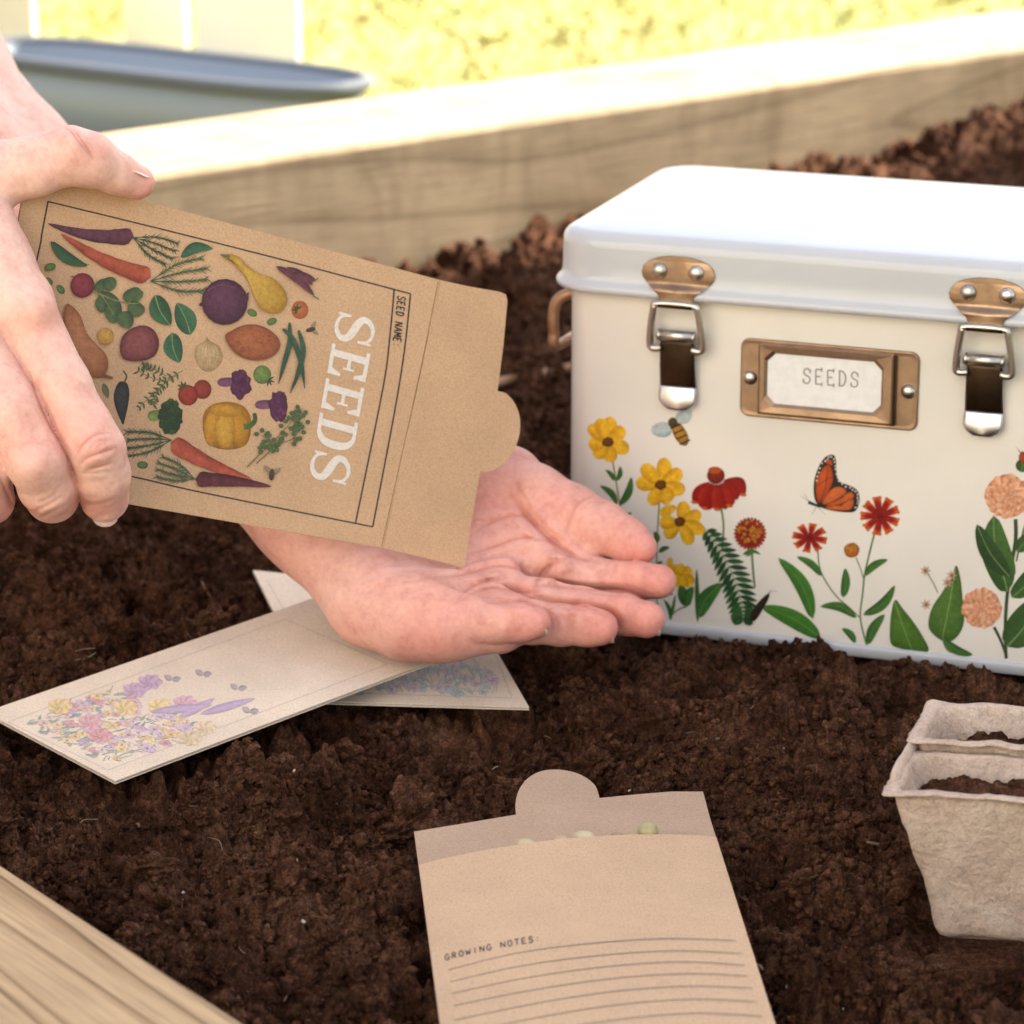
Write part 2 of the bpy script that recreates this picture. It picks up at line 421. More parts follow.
def scatter_lumps(name, pos, size, variants, mat):
    VV = []; FF = []; b = 0; R = rot_rand(len(pos)); which = RNG.integers(0, len(variants), len(pos))
    for k, (V, Fc) in enumerate(variants):
        ix = np.where(which == k)[0]
        if not len(ix): continue
        P = np.einsum('nij,vj->nvi', R[ix], V) * size[ix][:, None, None] + pos[ix][:, None]
        Fk = (Fc[None] + (np.arange(len(ix)) * len(V))[:, None, None] + b).reshape(-1, 3)
        VV.append(P.reshape(-1, 3)); FF.append(Fk); b += P.shape[0] * P.shape[1]
    V = np.concatenate(VV); Fc = np.concatenate(FF)
    return mesh_np(name, V, Fc.ravel(), np.full(len(Fc), 3), mat, smooth=True)
def on_box(x, y, m=.6):
    bs = (x - BOX_O[0]) * BA[0] + (y - BOX_O[1]) * BA[1]; bt = (x - BOX_O[0]) * BB[0] + (y - BOX_O[1]) * BB[1]
    return (bs > -m) & (bs < 25 + m) & (bt > -m) & (bt < 16.5 + m)
def covered(x, y, m=.25):
    c = on_box(x, y, .6 if m < .5 else m)
    for quad, zm in FOOT:
        ins = np.ones_like(x, bool); s_ = sum(quad[i][0] * quad[(i + 1) % len(quad)][1] - quad[(i + 1) % len(quad)][0] * quad[i][1] for i in range(len(quad)))
        for i in range(len(quad)):
            ax, ay = quad[i]; bx, by = quad[(i + 1) % len(quad)]
            ins &= ((bx - ax) * (y - ay) - (by - ay) * (x - ax)) * (1 if s_ > 0 else -1) > -m * math.hypot(bx - ax, by - ay)
        c |= ins
    return c
def build_crumbs():
    lo = lump_variants(8, 2); hi = lump_variants(4, 3)
    def pts(n, y0, y1, tmax=.2, m=.25):
        y = np.exp(RNG.uniform(math.log(y0), math.log(y1), n)); x = y * RNG.uniform(-tmax, tmax, n)
        q = (x - B0[0]) * QV[0] + (y - B0[1]) * QV[1]
        k = ~covered(x, y, m) & (q < -1); return x[k], y[k]
    x, y = pts(60000, 84, 178); k = fbm(x / 1.7, y / 1.7, 406, 2) > .42; x, y = x[k], y[k]; s = .035 + .15 * RNG.random(len(x)) ** 2.2
    z = soil_h(x, y) + s * .6; P = np.stack([x, y, z], -1)
    tag(scatter_lumps("soil_crumbs", P, s, lo, SOIL), kind='stuff')
    x, y = pts(20000, 84, 170); k = fbm(x / 2.4, y / 2.4, 405, 2) > .47; x, y = x[k], y[k]; s = .09 + .16 * RNG.random(len(x)) ** 1.8
    z = soil_h(x, y) + s * .5; tag(scatter_lumps("soil_granules", np.stack([x, y, z], -1), s, lo, SOIL), kind='stuff')
    x, y = pts(15000, 165, 250, .22); s = .08 + .3 * RNG.random(len(x)) ** 2.2
    z = soil_h(x, y) + s * .5; tag(scatter_lumps("soil_chips", np.stack([x, y, z], -1), s, lo, SOIL), kind='stuff')
    x, y = pts(2600, 84, 240, .24, .6); s = .16 + .38 * RNG.random(len(x)) ** 2.6
    z = soil_h(x, y) + s * .4; P = np.stack([x, y, z], -1)
    tag(scatter_lumps("soil_clods", P, s, hi, SOIL), kind='stuff')
    import bmesh                      # crumbly clods
    big = []
    for i in range(7):
        bm = bmesh.new(); bmesh.ops.create_icosphere(bm, subdivisions=5, radius=1); Vb = np.array([v.co[:] for v in bm.verts]); Fb = np.array([[v.index for v in f.verts] for f in bm.faces]); bm.free()
        ph = RNG.uniform(0, 40, 3); d = np.zeros(len(Vb))
        for f_, a_ in ((1.3, .75), (2.9, .5), (6, .3)): d += a_ * (fbm(Vb[:, 0] * f_ + ph[0] + Vb[:, 2] * 1.7, Vb[:, 1] * f_ + ph[1] - Vb[:, 2] * f_ * .9, 200 + i, 2) - .5) * 2
        az = np.arctan2(Vb[:, 1], Vb[:, 0]); 
        for cs, am in ((.5, .55), (.24, .6)): d += am * (crumb(az * np.sqrt(np.maximum(1 - Vb[:, 2] ** 2, .05)) * 1.0 + 9, np.arcsin(np.clip(Vb[:, 2], -1, 1)) + 5, cs, 300 + i, .85, .25, .75, 1.0) - .1)
        big.append((Vb * (.85 + .7 * d)[:, None] * RNG.uniform(.75, 1.2, 3) * np.array([1, 1, .8]), Fb))
    x, y = pts(420, 84, 200, .2, 1.5); dens = fbm(x / 6, y / 6, 404, 2); k = dens > .42; x, y = x[k], y[k]; s = .3 + .75 * RNG.random(len(x)) ** 1.7
    z = soil_h(x, y, False) + s * .28; tag(scatter_lumps("soil_lumps", np.stack([x, y, z], -1), s, big, SOIL), kind='stuff')
    mid = []
    for Vb, Fb in big: mid.append((Vb, Fb))
    m3 = []
    for i in range(6):
        bm = bmesh.new(); bmesh.ops.create_icosphere(bm, subdivisions=4, radius=1); Vb = np.array([v.co[:] for v in bm.verts]); Fb = np.array([[v.index for v in f.verts] for f in bm.faces]); bm.free()
        ph = RNG.uniform(0, 40, 3); d = np.zeros(len(Vb))
        for f_, a_ in ((1.4, .8), (3.2, .6), (7, .45)): d += a_ * (fbm(Vb[:, 0] * f_ + ph[0] + Vb[:, 2] * 1.7, Vb[:, 1] * f_ + ph[1] - Vb[:, 2] * f_ * .9, 500 + i, 2) - .5) * 2
        az = np.arctan2(Vb[:, 1], Vb[:, 0]); d += .6 * (crumb(az * np.sqrt(np.maximum(1 - Vb[:, 2] ** 2, .05)) + 9, np.arcsin(np.clip(Vb[:, 2], -1, 1)) + 5, .42, 700 + i, .85, .25, .75, 1.0) - .1)
        m3.append((Vb * np.maximum(.85 + .75 * d, .25)[:, None] * RNG.uniform(.75, 1.2, 3) * np.array([1, 1, .85]), Fb))
    x, y = pts(2400, 84, 172, .19, .5); k = fbm(x / 3, y / 3, 707, 2) > .4; x, y = x[k], y[k]; s = .15 + .33 * RNG.random(len(x)) ** 1.7
    z = soil_h(x, y) + s * .3; tag(scatter_lumps("soil_nuggets", np.stack([x, y, z], -1), s, m3, SOIL), kind='stuff')
    # roots and splinters
    m = MB(); cols = []
    x, y = pts(230, 86, 172)
    z = soil_h(x, y)
    for i in range(len(x)):
        L = RNG.uniform(.3, 1.1) if RNG.random() < .85 else RNG.uniform(1.2, 2.4)
        a = RNG.uniform(0, 6.28); c = np.array([x[i], y[i], z[i] + .08]); d = np.array([math.cos(a), math.sin(a), RNG.uniform(-.2, .55)])
        b = RNG.normal(size=3) * .25 * L
        r = RNG.uniform(.012, .035) if RNG.random() < .8 else RNG.uniform(.05, .09)
        pp = spline([c - d * L / 2, c + b * .6, c + d * L / 2 + b * .2], 4)
        nb = len(m.v); m.tube(pp, [r * (.5 + .5 * math.sin(math.pi * (k + .7) / (len(pp) + .6))) for k in range(len(pp))], 5)
    n = NT("root_fibre"); v = n.coords(); n.base(n.ramp(n.noise(v, 60, 1), [(.3, (.09, .05, .028)), (.5, (.18, .11, .06)), (.7, (.36, .26, .16))])); n.set(Roughness=.8)
    tag(m.build("root_fibre_litter", n.mat, smooth=True), kind='stuff')
    x, y = pts(40, 86, 165); s = RNG.uniform(.04, .09, len(x)); z = soil_h(x, y) + s * .6
    tag(scatter_lumps("pale_grit_litter", np.stack([x, y, z], -1), s, lo, m_simple("pale_grit", (.55, .48, .42), .8)), kind='stuff')

def board(name, edge, along, out, t0, t1, width, ztop, zbot, mat):
    m = MB(); n = 60; loops = []
    for k in range(n + 1):
        t = t0 + (t1 - t0) * k / n; p = edge + along * t
        w = .12 * (vnoise(np.array([t / 14.0]), np.array([zbot]), 8)[0] - .5)
        a = p + out * (0 + w); b = p + out * (width + w); c = .5
        loops.append([(*(a), zbot), (*(a), ztop - c), (*(a + out * c * .3), ztop - c * .3), (*(a + out * c), ztop), (*(b - out * c), ztop), (*(b - out * .3 * c), ztop - .3 * c), (*(b), ztop - c), (*(b), zbot)])
    m.loft(loops, True, True)
    o = m.build(name, mat, smooth=False); return o
def build_boards():
    wb = mat_wood("weathered_pine", (.47, .37, .25), (.41, .32, .21), (.31, .235, .15), PV, 20, 6, .4, stain=.55)
    tag(board("timber_board", B0, PV, QV, -110, 170, 13.3, PLANK_TOP, -8, wb), "long weathered timber sleeper with sunlit top edging the far side of the bed", "timber board")
    wn = mat_wood("pale_pine", (.56, .40, .24), (.40, .27, .15), (.19, .115, .06), ND, 34, 8.5, .35)
    tag(board("timber_board", N0, ND, np.array([-ND[1], ND[0]]), -60, 95, 14.5, NEAR_TOP, -8, wn), "pale pine board with brown wavy grain at the near corner of the bed", "timber board")

def build_back():
    GZ = -5.0
    n = NT("lawn_ground"); v = n.coords(); a = n.noise(v, 4.5, 5, .6); b = n.noise(v, 40, 4, .65)
    c = n.ramp(a, [(.3, (.22, .25, .06)), (.5, (.31, .29, .08)), (.68, (.40, .29, .11))])
    n.base(n.mix(c, n.ramp(b, [(.3, .85), (.7, 1.1)]), 1, 'MULTIPLY')); n.set(Roughness=.9); n.bump(b, .12, .004)
    m = MB(); S = 6000.0; xs = np.linspace(-S, S, 41)
    V = [(x, y, GZ) for y in xs for x in xs]; m.add(V, [[j * 41 + i, j * 41 + i + 1, (j + 1) * 41 + i + 1, (j + 1) * 41 + i] for j in range(40) for i in range(40)])
    tag(m.build("lawn", n.mat), kind='structure')
    # grass blades
    N = 34000; x = RNG.uniform(-190, 230, N); y = RNG.uniform(205, 470, N)
    q = (x - B0[0]) * QV[0] + (y - B0[1]) * QV[1]; k = q > 15; x, y = x[k], y[k]; N = len(x)
    h = RNG.uniform(1.0, 2.4, N); a = RNG.uniform(0, 6.28, N); w = RNG.uniform(.14, .3, N); lean = RNG.normal(0, 1.6, (N, 2))
    P = np.zeros((N, 5, 3)); dx = np.cos(a) * w / 2; dy = np.sin(a) * w / 2
    P[:, 0] = np.stack([x - dx, y - dy, np.full(N, GZ)], -1); P[:, 1] = np.stack([x + dx, y + dy, np.full(N, GZ)], -1)
    P[:, 2] = np.stack([x + dx * .8 + lean[:, 0] * .4, y + dy * .8 + lean[:, 1] * .4, GZ + h * .6], -1)
    P[:, 4] = np.stack([x - dx * .8 + lean[:, 0] * .4, y - dy * .8 + lean[:, 1] * .4, GZ + h * .6], -1)
    P[:, 3] = np.stack([x + lean[:, 0] * 1.2, y + lean[:, 1] * 1.2, GZ + h], -1)
    pal = np.array([(.25, .28, .07), (.31, .29, .08), (.36, .31, .10), (.22, .26, .06), (.38, .29, .12)])
    big = fbm(x / 35, y / 35, 3, 2); ci = np.clip((big * 3.2 - .4 + RNG.normal(0, .7, N)).astype(int), 0, 4)
    col = np.repeat(pal[ci] * RNG.uniform(.92, 1.08, (N, 1)), 5, 0)
    Fc = (np.arange(N)[:, None] * 5 + np.arange(5)[None]); n = NT("grass_blade"); n.base(n.attr()); n.set(Roughness=.6)
    o = mesh_np("grass", P.reshape(-1, 3), Fc.ravel(), np.full(N, 5), n.mat, smooth=False, col=col); tag(o, kind='stuff')
    # posts
    def post(px0, px1, py, mat, label, top=95, th=None, cat='post', name='timber_post'):
        a = on_z(px0, py, GZ); b = on_z(px1, py, GZ); w = b[0] - a[0]; th = th or w
        m = MB(); th = 2.2; m.box((a[0], a[1], GZ), (w, 0, 0), (0, th, 0), (0, 0, top)); r = empty(name, (a[0], a[1], GZ))
        o = m.build("shaft", mat, None, bevel=.4); 
        c = MB(); c.box((a[0] - .8, a[1] - .8, GZ + top), (w + 1.6, 0, 0), (0, th + 1.6, 0), (0, 0, 2.5)); oc = c.build("cap", mat, None, bevel=.5)
        adopt(r, o, oc); tag(r, label, cat); return r
    n = NT("white_painted_timber"); v = n.coords(); n.base(n.ramp(n.noise(v, 12, 3), [(.3, (.82, .81, .79)), (.7, (.87, .86, .85))])); n.set(Roughness=.6); wp = n.mat
    n = NT("cream_painted_timber"); v = n.coords(); n.base(n.ramp(n.noise(v, 12, 3), [(.3, (.72, .66, .55)), (.7, (.80, .74, .64))])); n.set(Roughness=.6); cp = n.mat
    post(197, 300, 84, wp, "broad white painted post behind the grey trough on the lawn")
    post(124, 188, 62, cp, "narrower cream post between the broad white post and the trough end")
    post(-30, 36, 66, cp, "beige post above the raised forearm at the edge of the photo")
    # long narrow trough lying behind the sleeper
    ea, eb = at(-10, 60, 291), at(352, 97, 270); ax_ = (eb - ea); Lh = np.linalg.norm(ax_[:2]) / 2; ax_ = ax_[:2] / (2 * Lh); nx_ = np.array([-ax_[1], ax_[0]]); mid = (ea + eb)[:2] / 2; zt = 3.0
    def ell(s_, z, k=84):
        o = []
        for i in range(k):
            t = 2 * math.pi * i / k; u = (Lh + s_) * math.copysign(abs(math.cos(t)) ** .5, math.cos(t)); w = (5.5 + s_) * math.copysign(abs(math.sin(t)) ** .7, math.sin(t)); p = mid + ax_ * u + nx_ * w; o.append((p[0], p[1], z))
        return o
    tb = MB(); tb.loft([ell(-2.2, GZ), ell(-1.4, GZ + .5), ell(-.5, GZ + 4), ell(0, zt), ell(-.5, zt), ell(-1.0, GZ + 4), ell(-2.6, GZ + .6)], True, True)
    root = empty("metal_trough", (mid[0], mid[1], GZ))
    b_ = tb.build("basin", m_simple("blue_grey_plastic", (.25, .285, .335), .34), smooth=True)
    rm = MB(); rm.tube(ell(.2, zt), .6, 10, closed=True); r_ = rm.build("rim", m_simple("dark_grey_rubber", (.10, .115, .14), .85), smooth=True)
    adopt(root, b_, r_); tag(root, "long blue grey trough with dark rim on the lawn behind the sleeper", "trough")
    # unseen wall block added to throw shade over the near part of the bed
    SA = np.array([.82, .572]); SN = np.array([.572, -.82])
    E = SHADE0 + SA * 250
    m = MB(); m.box((*E, GZ), (*(SN * 420), 0), (*(SA * 260), 0), (0, 0, 430))
    n = NT("shade_wall_render"); v = n.coords(); n.base(n.ramp(n.noise(v, 6, 4), [(.3, (.58, .52, .43)), (.7, (.68, .62, .52))])); n.set(Roughness=.9); n.bump(n.noise(v, 120, 3), .3, .004)
    tag(m.build("unseen_shade_wall", n.mat), kind='structure')
    n = NT("bounce_wall_render"); v = n.coords(); n.base(n.ramp(n.noise(v, 6, 4), [(.3, (.74, .73, .76)), (.7, (.80, .79, .82))])); n.set(Roughness=.9); n.bump(n.noise(v, 120, 3), .3, .004)
    m = MB(); m.box((-760, -300, GZ), (800, 0, 0), (0, 40, 0), (0, 0, 420))  # unseen wall added behind the camera to bounce sun onto the front
    tag(m.build("unseen_bounce_wall", n.mat), kind='structure')
SHADE0 = B0 - QV * 7.0
def build_light():
    sun = bpy.data.lights.new("sun", 'SUN'); so = bpy.data.objects.new("sun", sun); COL.objects.link(so)
    el = math.radians(42); az = np.array([.82, .572]); az /= np.linalg.norm(az)
    d = np.array([az[0] * math.cos(el), az[1] * math.cos(el), math.sin(el)])
    from mathutils import Vector
    so.rotation_euler = Vector(d).to_track_quat('Z', 'Y').to_euler(); so.location = (2, 2, 3)
    sun.energy = SUN_E; sun.angle = math.radians(.53); sun.color = (1, .91, .76)
    w = bpy.data.worlds.new("World"); SC.world = w; w.use_nodes = True; t = w.node_tree
    bg = t.nodes["Background"]; sk = t.nodes.new('ShaderNodeTexSky'); sk.sky_type = 'NISHITA'; sk.sun_disc = False
    sk.sun_elevation = el; sk.sun_rotation = math.atan2(az[0], az[1]); sk.air_density = 1.0; sk.dust_density = 2.5; sk.ozone_density = .6
    hs = t.nodes.new('ShaderNodeHueSaturation'); hs.inputs['Saturation'].default_value = .6
    mx = t.nodes.new('ShaderNodeMix'); mx.data_type = 'RGBA'; mx.blend_type = 'MULTIPLY'; mx.inputs[0].default_value = 1; mx.inputs[7].default_value = (.99, .962, .985, 1)
    t.links.new(sk.outputs[0], hs.inputs['Color']); t.links.new(hs.outputs[0], mx.inputs[6]); t.links.new(mx.outputs[2], bg.inputs['Color'])
    bg.inputs['Strength'].default_value = SKY_E
    cam = bpy.data.cameras.new("camera"); co = bpy.data.objects.new("camera", cam); COL.objects.link(co); SC.camera = co
    co.location = (0, 0, CAMH * .01); co.rotation_euler = (math.pi / 2 - PITCH, 0, 0)
    cam.sensor_width = 36; cam.sensor_height = 36; cam.sensor_fit = 'HORIZONTAL'; cam.lens = 36 * F / 1024
    cam.clip_start = .02; cam.clip_end = 200
    cam.dof.use_dof = True; cam.dof.focus_distance = 1.25; cam.dof.aperture_fstop = cam.lens / FAP
    vs = SC.view_settings; vs.view_transform = 'Standard'; vs.look = 'None'; vs.gamma = 1; vs.exposure = EXPO
    SC.cycles.max_bounces = 7; SC.cycles.diffuse_bounces = 3; SC.cycles.glossy_bounces = 3; SC.cycles.transmission_bounces = 2
    SC.cycles.use_denoising = True; SC.cycles.caustics_reflective = False; SC.cycles.caustics_refractive = False
SUN_E = 4.5; SKY_E = .08; EXPO = 2.25; FAP = 7.3
# ================================================================ printed artwork (flat ink on paper or enamel)
class Art:
    def __init__(s, surf, tf=None, k=.86, step=.0006, base=.006, wash=None):
        s.wash = wash; s.lev = {}
        s.surf = surf; s.tf = tf or (lambda x, y: (x, y)); s.V = []; s.F = []; s.C = []; s.lay = base; s.step = step; s.k = k
    def zoom(s, ox, oy, sc): s.tf = lambda x, y: (ox + x / sc, oy + y / sc)
    def col(s, c):
        c = lin(c) * s.k
        return c if s.wash is None else c * (1 - s.wash[1]) + np.array(s.wash[0]) * s.wash[1]
    def put(s, pts, cols, faces):
        b = len(s.V)
        Q = [s.tf(p[0], p[1]) for p in pts]; ca = [(int(q[0] // 4), int(q[1] // 4)) for q in Q]      # ink lies one film above what it overlaps
        cells = {(i, j) for i in range(min(c[0] for c in ca), max(c[0] for c in ca) + 1) for j in range(min(c[1] for c in ca), max(c[1] for c in ca) + 1)} if len(pts) < 400 else set(ca)
        L = 1 + max((s.lev.get(c, 0) for c in cells), default=0)
        for c in cells: s.lev[c] = L
        for q in Q: s.V.append(s.surf(q[0], q[1], s.lay + L * s.step))
        s.C += [np.clip(c, .004, .95) for c in cols]; s.F += [[b + i for i in f] for f in faces]
    def blob(s, pts, c0, c1=None, c2=None, smooth=True, lightpos=(-.25, -.3)):
        """star-shaped outline filled from c0 (highlight) to c1 (edge)"""
        P = np.array(spline(pts, 5, True) if smooth else pts); n = len(P); cen = P.mean(0)
        c0 = s.col(c0); c1 = s.col(c1) if c1 else c0 * .6; c2 = s.col(c2) if c2 else (c0 + c1) / 2
        ext = (P.max(0) - P.min(0)) / 2; hi = cen + ext * np.array(lightpos)
        V = [hi]; C = [c0]
        for t, c in ((.45, c0 * .6 + c2 * .4), (.8, c2), (1, c1)):
            for p in P: V.append(hi + (p - hi) * t); C.append(c)
        Fc = [[0, 1 + i, 1 + (i + 1) % n] for i in range(n)]
        for r in range(2):
            for i in range(n):
                a = 1 + r * n; Fc.append([a + i, a + n + i, a + n + (i + 1) % n, a + (i + 1) % n])
        s.put(V, C, Fc)
    def oval(s, x, y, rx, ry, c0, c1=None, ang=0, n=18, wob=0, **kw):
        a = math.radians(ang); pts = []
        for k in range(n):
            t = 2 * math.pi * k / n; w = 1 + wob * (random.random() - .5); u = rx * math.cos(t) * w; v = ry * math.sin(t) * w
            pts.append((x + u * math.cos(a) - v * math.sin(a), y + u * math.sin(a) + v * math.cos(a)))
        s.blob(pts, c0, c1, smooth=False, **kw)
    def leaf(s, a, b, w, c0, c1=None, bend=0, pow_=.8, rib=None, skew=.45, n=12):
        """pointed leaf or petal from a to b, the two halves in two tones"""
        a = np.array(a, float); b = np.array(b, float); d = b - a; L = np.linalg.norm(d); d = d / (L + 1e-9); nn = np.array([-d[1], d[0]])
        c0 = s.col(c0); c1 = s.col(c1) if c1 else c0 * .75; V = []; C = []; Fc = []
        for k in range(n + 1):
            t = k / n; u = t ** (math.log(.5) / math.log(skew)); hw = w / 2 * max(math.sin(math.pi * u), 0) ** pow_
            m = a + d * L * t + nn * bend * L * math.sin(math.pi * t)
            V += [m + nn * hw, m, m - nn * hw]; sh = .85 + .3 * t
            C += [c0 * sh, (c0 + c1) / 2 * (1.25 if rib is None else 1), c1 * sh]
        for k in range(n):
            for j in (0, 1): Fc.append([k * 3 + j, k * 3 + j + 1, k * 3 + j + 4, k * 3 + j + 3])
        s.put(V, C, Fc)
        if rib: s.stroke([a, a + d * L * .5 + nn * bend * L, b], w * .05, w * .03, rib)
    def stroke(s, pts, w0, w1, c, smooth=True, c1=None, prof=None):
        P = np.array(spline(pts, 6) if smooth and len(pts) > 2 else pts, float)
        if len(P) == 2: P = np.array([P[0] + (P[1] - P[0]) * t for t in np.linspace(0, 1, 9)])
        c = s.col(c); c1 = s.col(c1) if c1 else c; n = len(P); V = []; C = []; Fc = []
        for i in range(n):
            t = P[min(i + 1, n - 1)] - P[max(i - 1, 0)]; t = t / (np.linalg.norm(t) + 1e-9); nn = np.array([-t[1], t[0]]); q = i / (n - 1)
            w = (prof(q) if prof else w0 + (w1 - w0) * q) / 2; V += [P[i] + nn * w, P[i] - nn * w]; C += [c * (1 - q) + c1 * q] * 2
        for i in range(n - 1): Fc.append([2 * i, 2 * i + 1, 2 * i + 3, 2 * i + 2])
        s.put(V, C, Fc)
    def root(s, tip, top, w, c0, c1, bend=0.0):
        """tapering carrot, shaded across its width"""
        a = np.array(tip, float); b = np.array(top, float); d = b - a; L = np.linalg.norm(d); d /= L; nn = np.array([-d[1], d[0]])
        c0 = s.col(c0); c1 = s.col(c1); V = []; C = []; Fc = []; n = 22; J = 5
        for k in range(n + 1):
            t = k / n; hw = w / 2 * (t ** .62) * (1 if t < .9 else math.sqrt(max(1 - ((t - .9) / .1) ** 2, .0)) * .98 + .02) * (1 + .05 * random.uniform(-1, 1))
            m = a + d * L * t + nn * bend * L * math.sin(math.pi * t) ; tone = random.uniform(.86, 1.1)
            for j in range(J):
                q = j / (J - 1) * 2 - 1; V.append(m + nn * hw * q); f = max(0, 1 - (q + .25) ** 2 * .8); C.append((c1 + (c0 - c1) * f) * tone)
        for k in range(n):
            for j in range(J - 1): Fc.append([k * J + j, k * J + j + 1, (k + 1) * J + j + 1, (k + 1) * J + j])
        s.put(V, C, Fc)
    def frond(s, a, b, spread, c, nb=7, leafL=.25, w=5):
        """feathery carrot top from a towards b: thin branching strokes"""
        a = np.array(a, float); b = np.array(b, float); d = b - a; L = np.linalg.norm(d); d /= L; nn = np.array([-d[1], d[0]])
        for k in np.linspace(-1, 1, 4):
            e = b + nn * spread * k * .55 - d * L * .12 * abs(k) * random.random(); mid = a + (e - a) * .5 + nn * spread * .16 * k
            s.stroke([a, mid, e], 3.4, 1.6, c); P = spline([a, mid, e], 7)
            for i in range(3, len(P) - 1):
                dd = P[i + 1] - P[i - 1]; dd /= np.linalg.norm(dd); mm = np.array([-dd[1], dd[0]])
                for sg in (-1, 1):
                    l_ = L * leafL * random.uniform(.6, 1.25); q = P[i] + (dd * .85 + mm * sg * random.uniform(.25, .6)) * l_; s.stroke([P[i], P[i] + dd * l_ * .45 + mm * sg * l_ * .12, q], w * .62, 1.2, c)
    def build(s, name, mat, parent=None):
        V = np.array(s.V); flat = [i for f in s.F for i in f]
        o = mesh_np(name, V, flat, [len(f) for f in s.F], mat, None, smooth=False, col=np.array(s.C))
        if parent is not None: o.parent = parent
        return o
# one-line capitals, unit box, y up
GL = {
 'S': [[(.9, .82), (.7, .97), (.4, 1), (.15, .85), (.2, .62), (.5, .52), (.8, .42), (.88, .2), (.65, .02), (.3, 0), (.08, .16)]],
 'E': [[(.12, 0), (.12, 1)], [(.12, 1), (.85, 1)], [(.12, .52), (.7, .52)], [(.12, 0), (.88, 0)]],
 'D': [[(.12, 0), (.12, 1)], [(.12, 1), (.5, .98), (.82, .75), (.86, .45), (.7, .12), (.4, 0), (.12, 0)]],
 'N': [[(.1, 0), (.1, 1)], [(.1, 1), (.88, 0)], [(.88, 0), (.88, 1)]],
 'A': [[(.04, 0), (.5, 1)], [(.5, 1), (.96, 0)], [(.22, .36), (.78, .36)]],
 'M': [[(.06, 0), (.1, 1)], [(.1, 1), (.5, .3)], [(.5, .3), (.9, 1)], [(.9, 1), (.95, 0)]],
 'G': [[(.88, .8), (.65, .98), (.35, .95), (.1, .65), (.12, .3), (.4, .02), (.7, .04), (.88, .25), (.88, .45)], [(.88, .45), (.55, .45)]],
 'R': [[(.12, 0), (.12, 1)], [(.12, 1), (.6, .98), (.82, .78), (.6, .54), (.12, .5)], [(.45, .5), (.88, 0)]],
 'O': [[(.5, 1), (.15, .8), (.1, .4), (.3, .05), (.6, .02), (.88, .3), (.88, .7), (.65, .97), (.5, 1)]],
 'W': [[(.02, 1), (.25, 0)], [(.25, 0), (.5, .7)], [(.5, .7), (.75, 0)], [(.75, 0), (.98, 1)]],
 'I': [[(.5, 0), (.5, 1)]],
 'T': [[(.5, 0), (.5, 1)], [(.05, 1), (.95, 1)]],
 ':': [[(.4, .72), (.5, .62)], [(.4, .2), (.5, .1)]],
}
def text(art, s, pos, adv, up, w, c, spread=.78, serif=0):
    """pos: list giving each letter's baseline start; adv, up: vectors of one letter"""
    for ch, p in zip(s, pos):
        if ch == ' ': continue
        p = np.array(p, float); a = np.array(adv, float) * spread; u = np.array(up, float)
        for st in GL[ch]: art.stroke([p + a * x + u * y for x, y in st], w, w, c, smooth=len(st) > 2)
        if serif:
            for (x, y) in {'S': [(.9, .82), (.08, .16)], 'E': [(.85, 1), (.88, 0)], 'D': [(.12, 1), (.12, 0)]}.get(ch, []):
                if ch == 'D': art.stroke([p + a * (x - serif) + u * y, p + a * (x + serif) + u * y], w, w, c)
                else: art.stroke([p + a * x + u * (y - serif), p + a * x + u * (y + serif)], w, w, c)
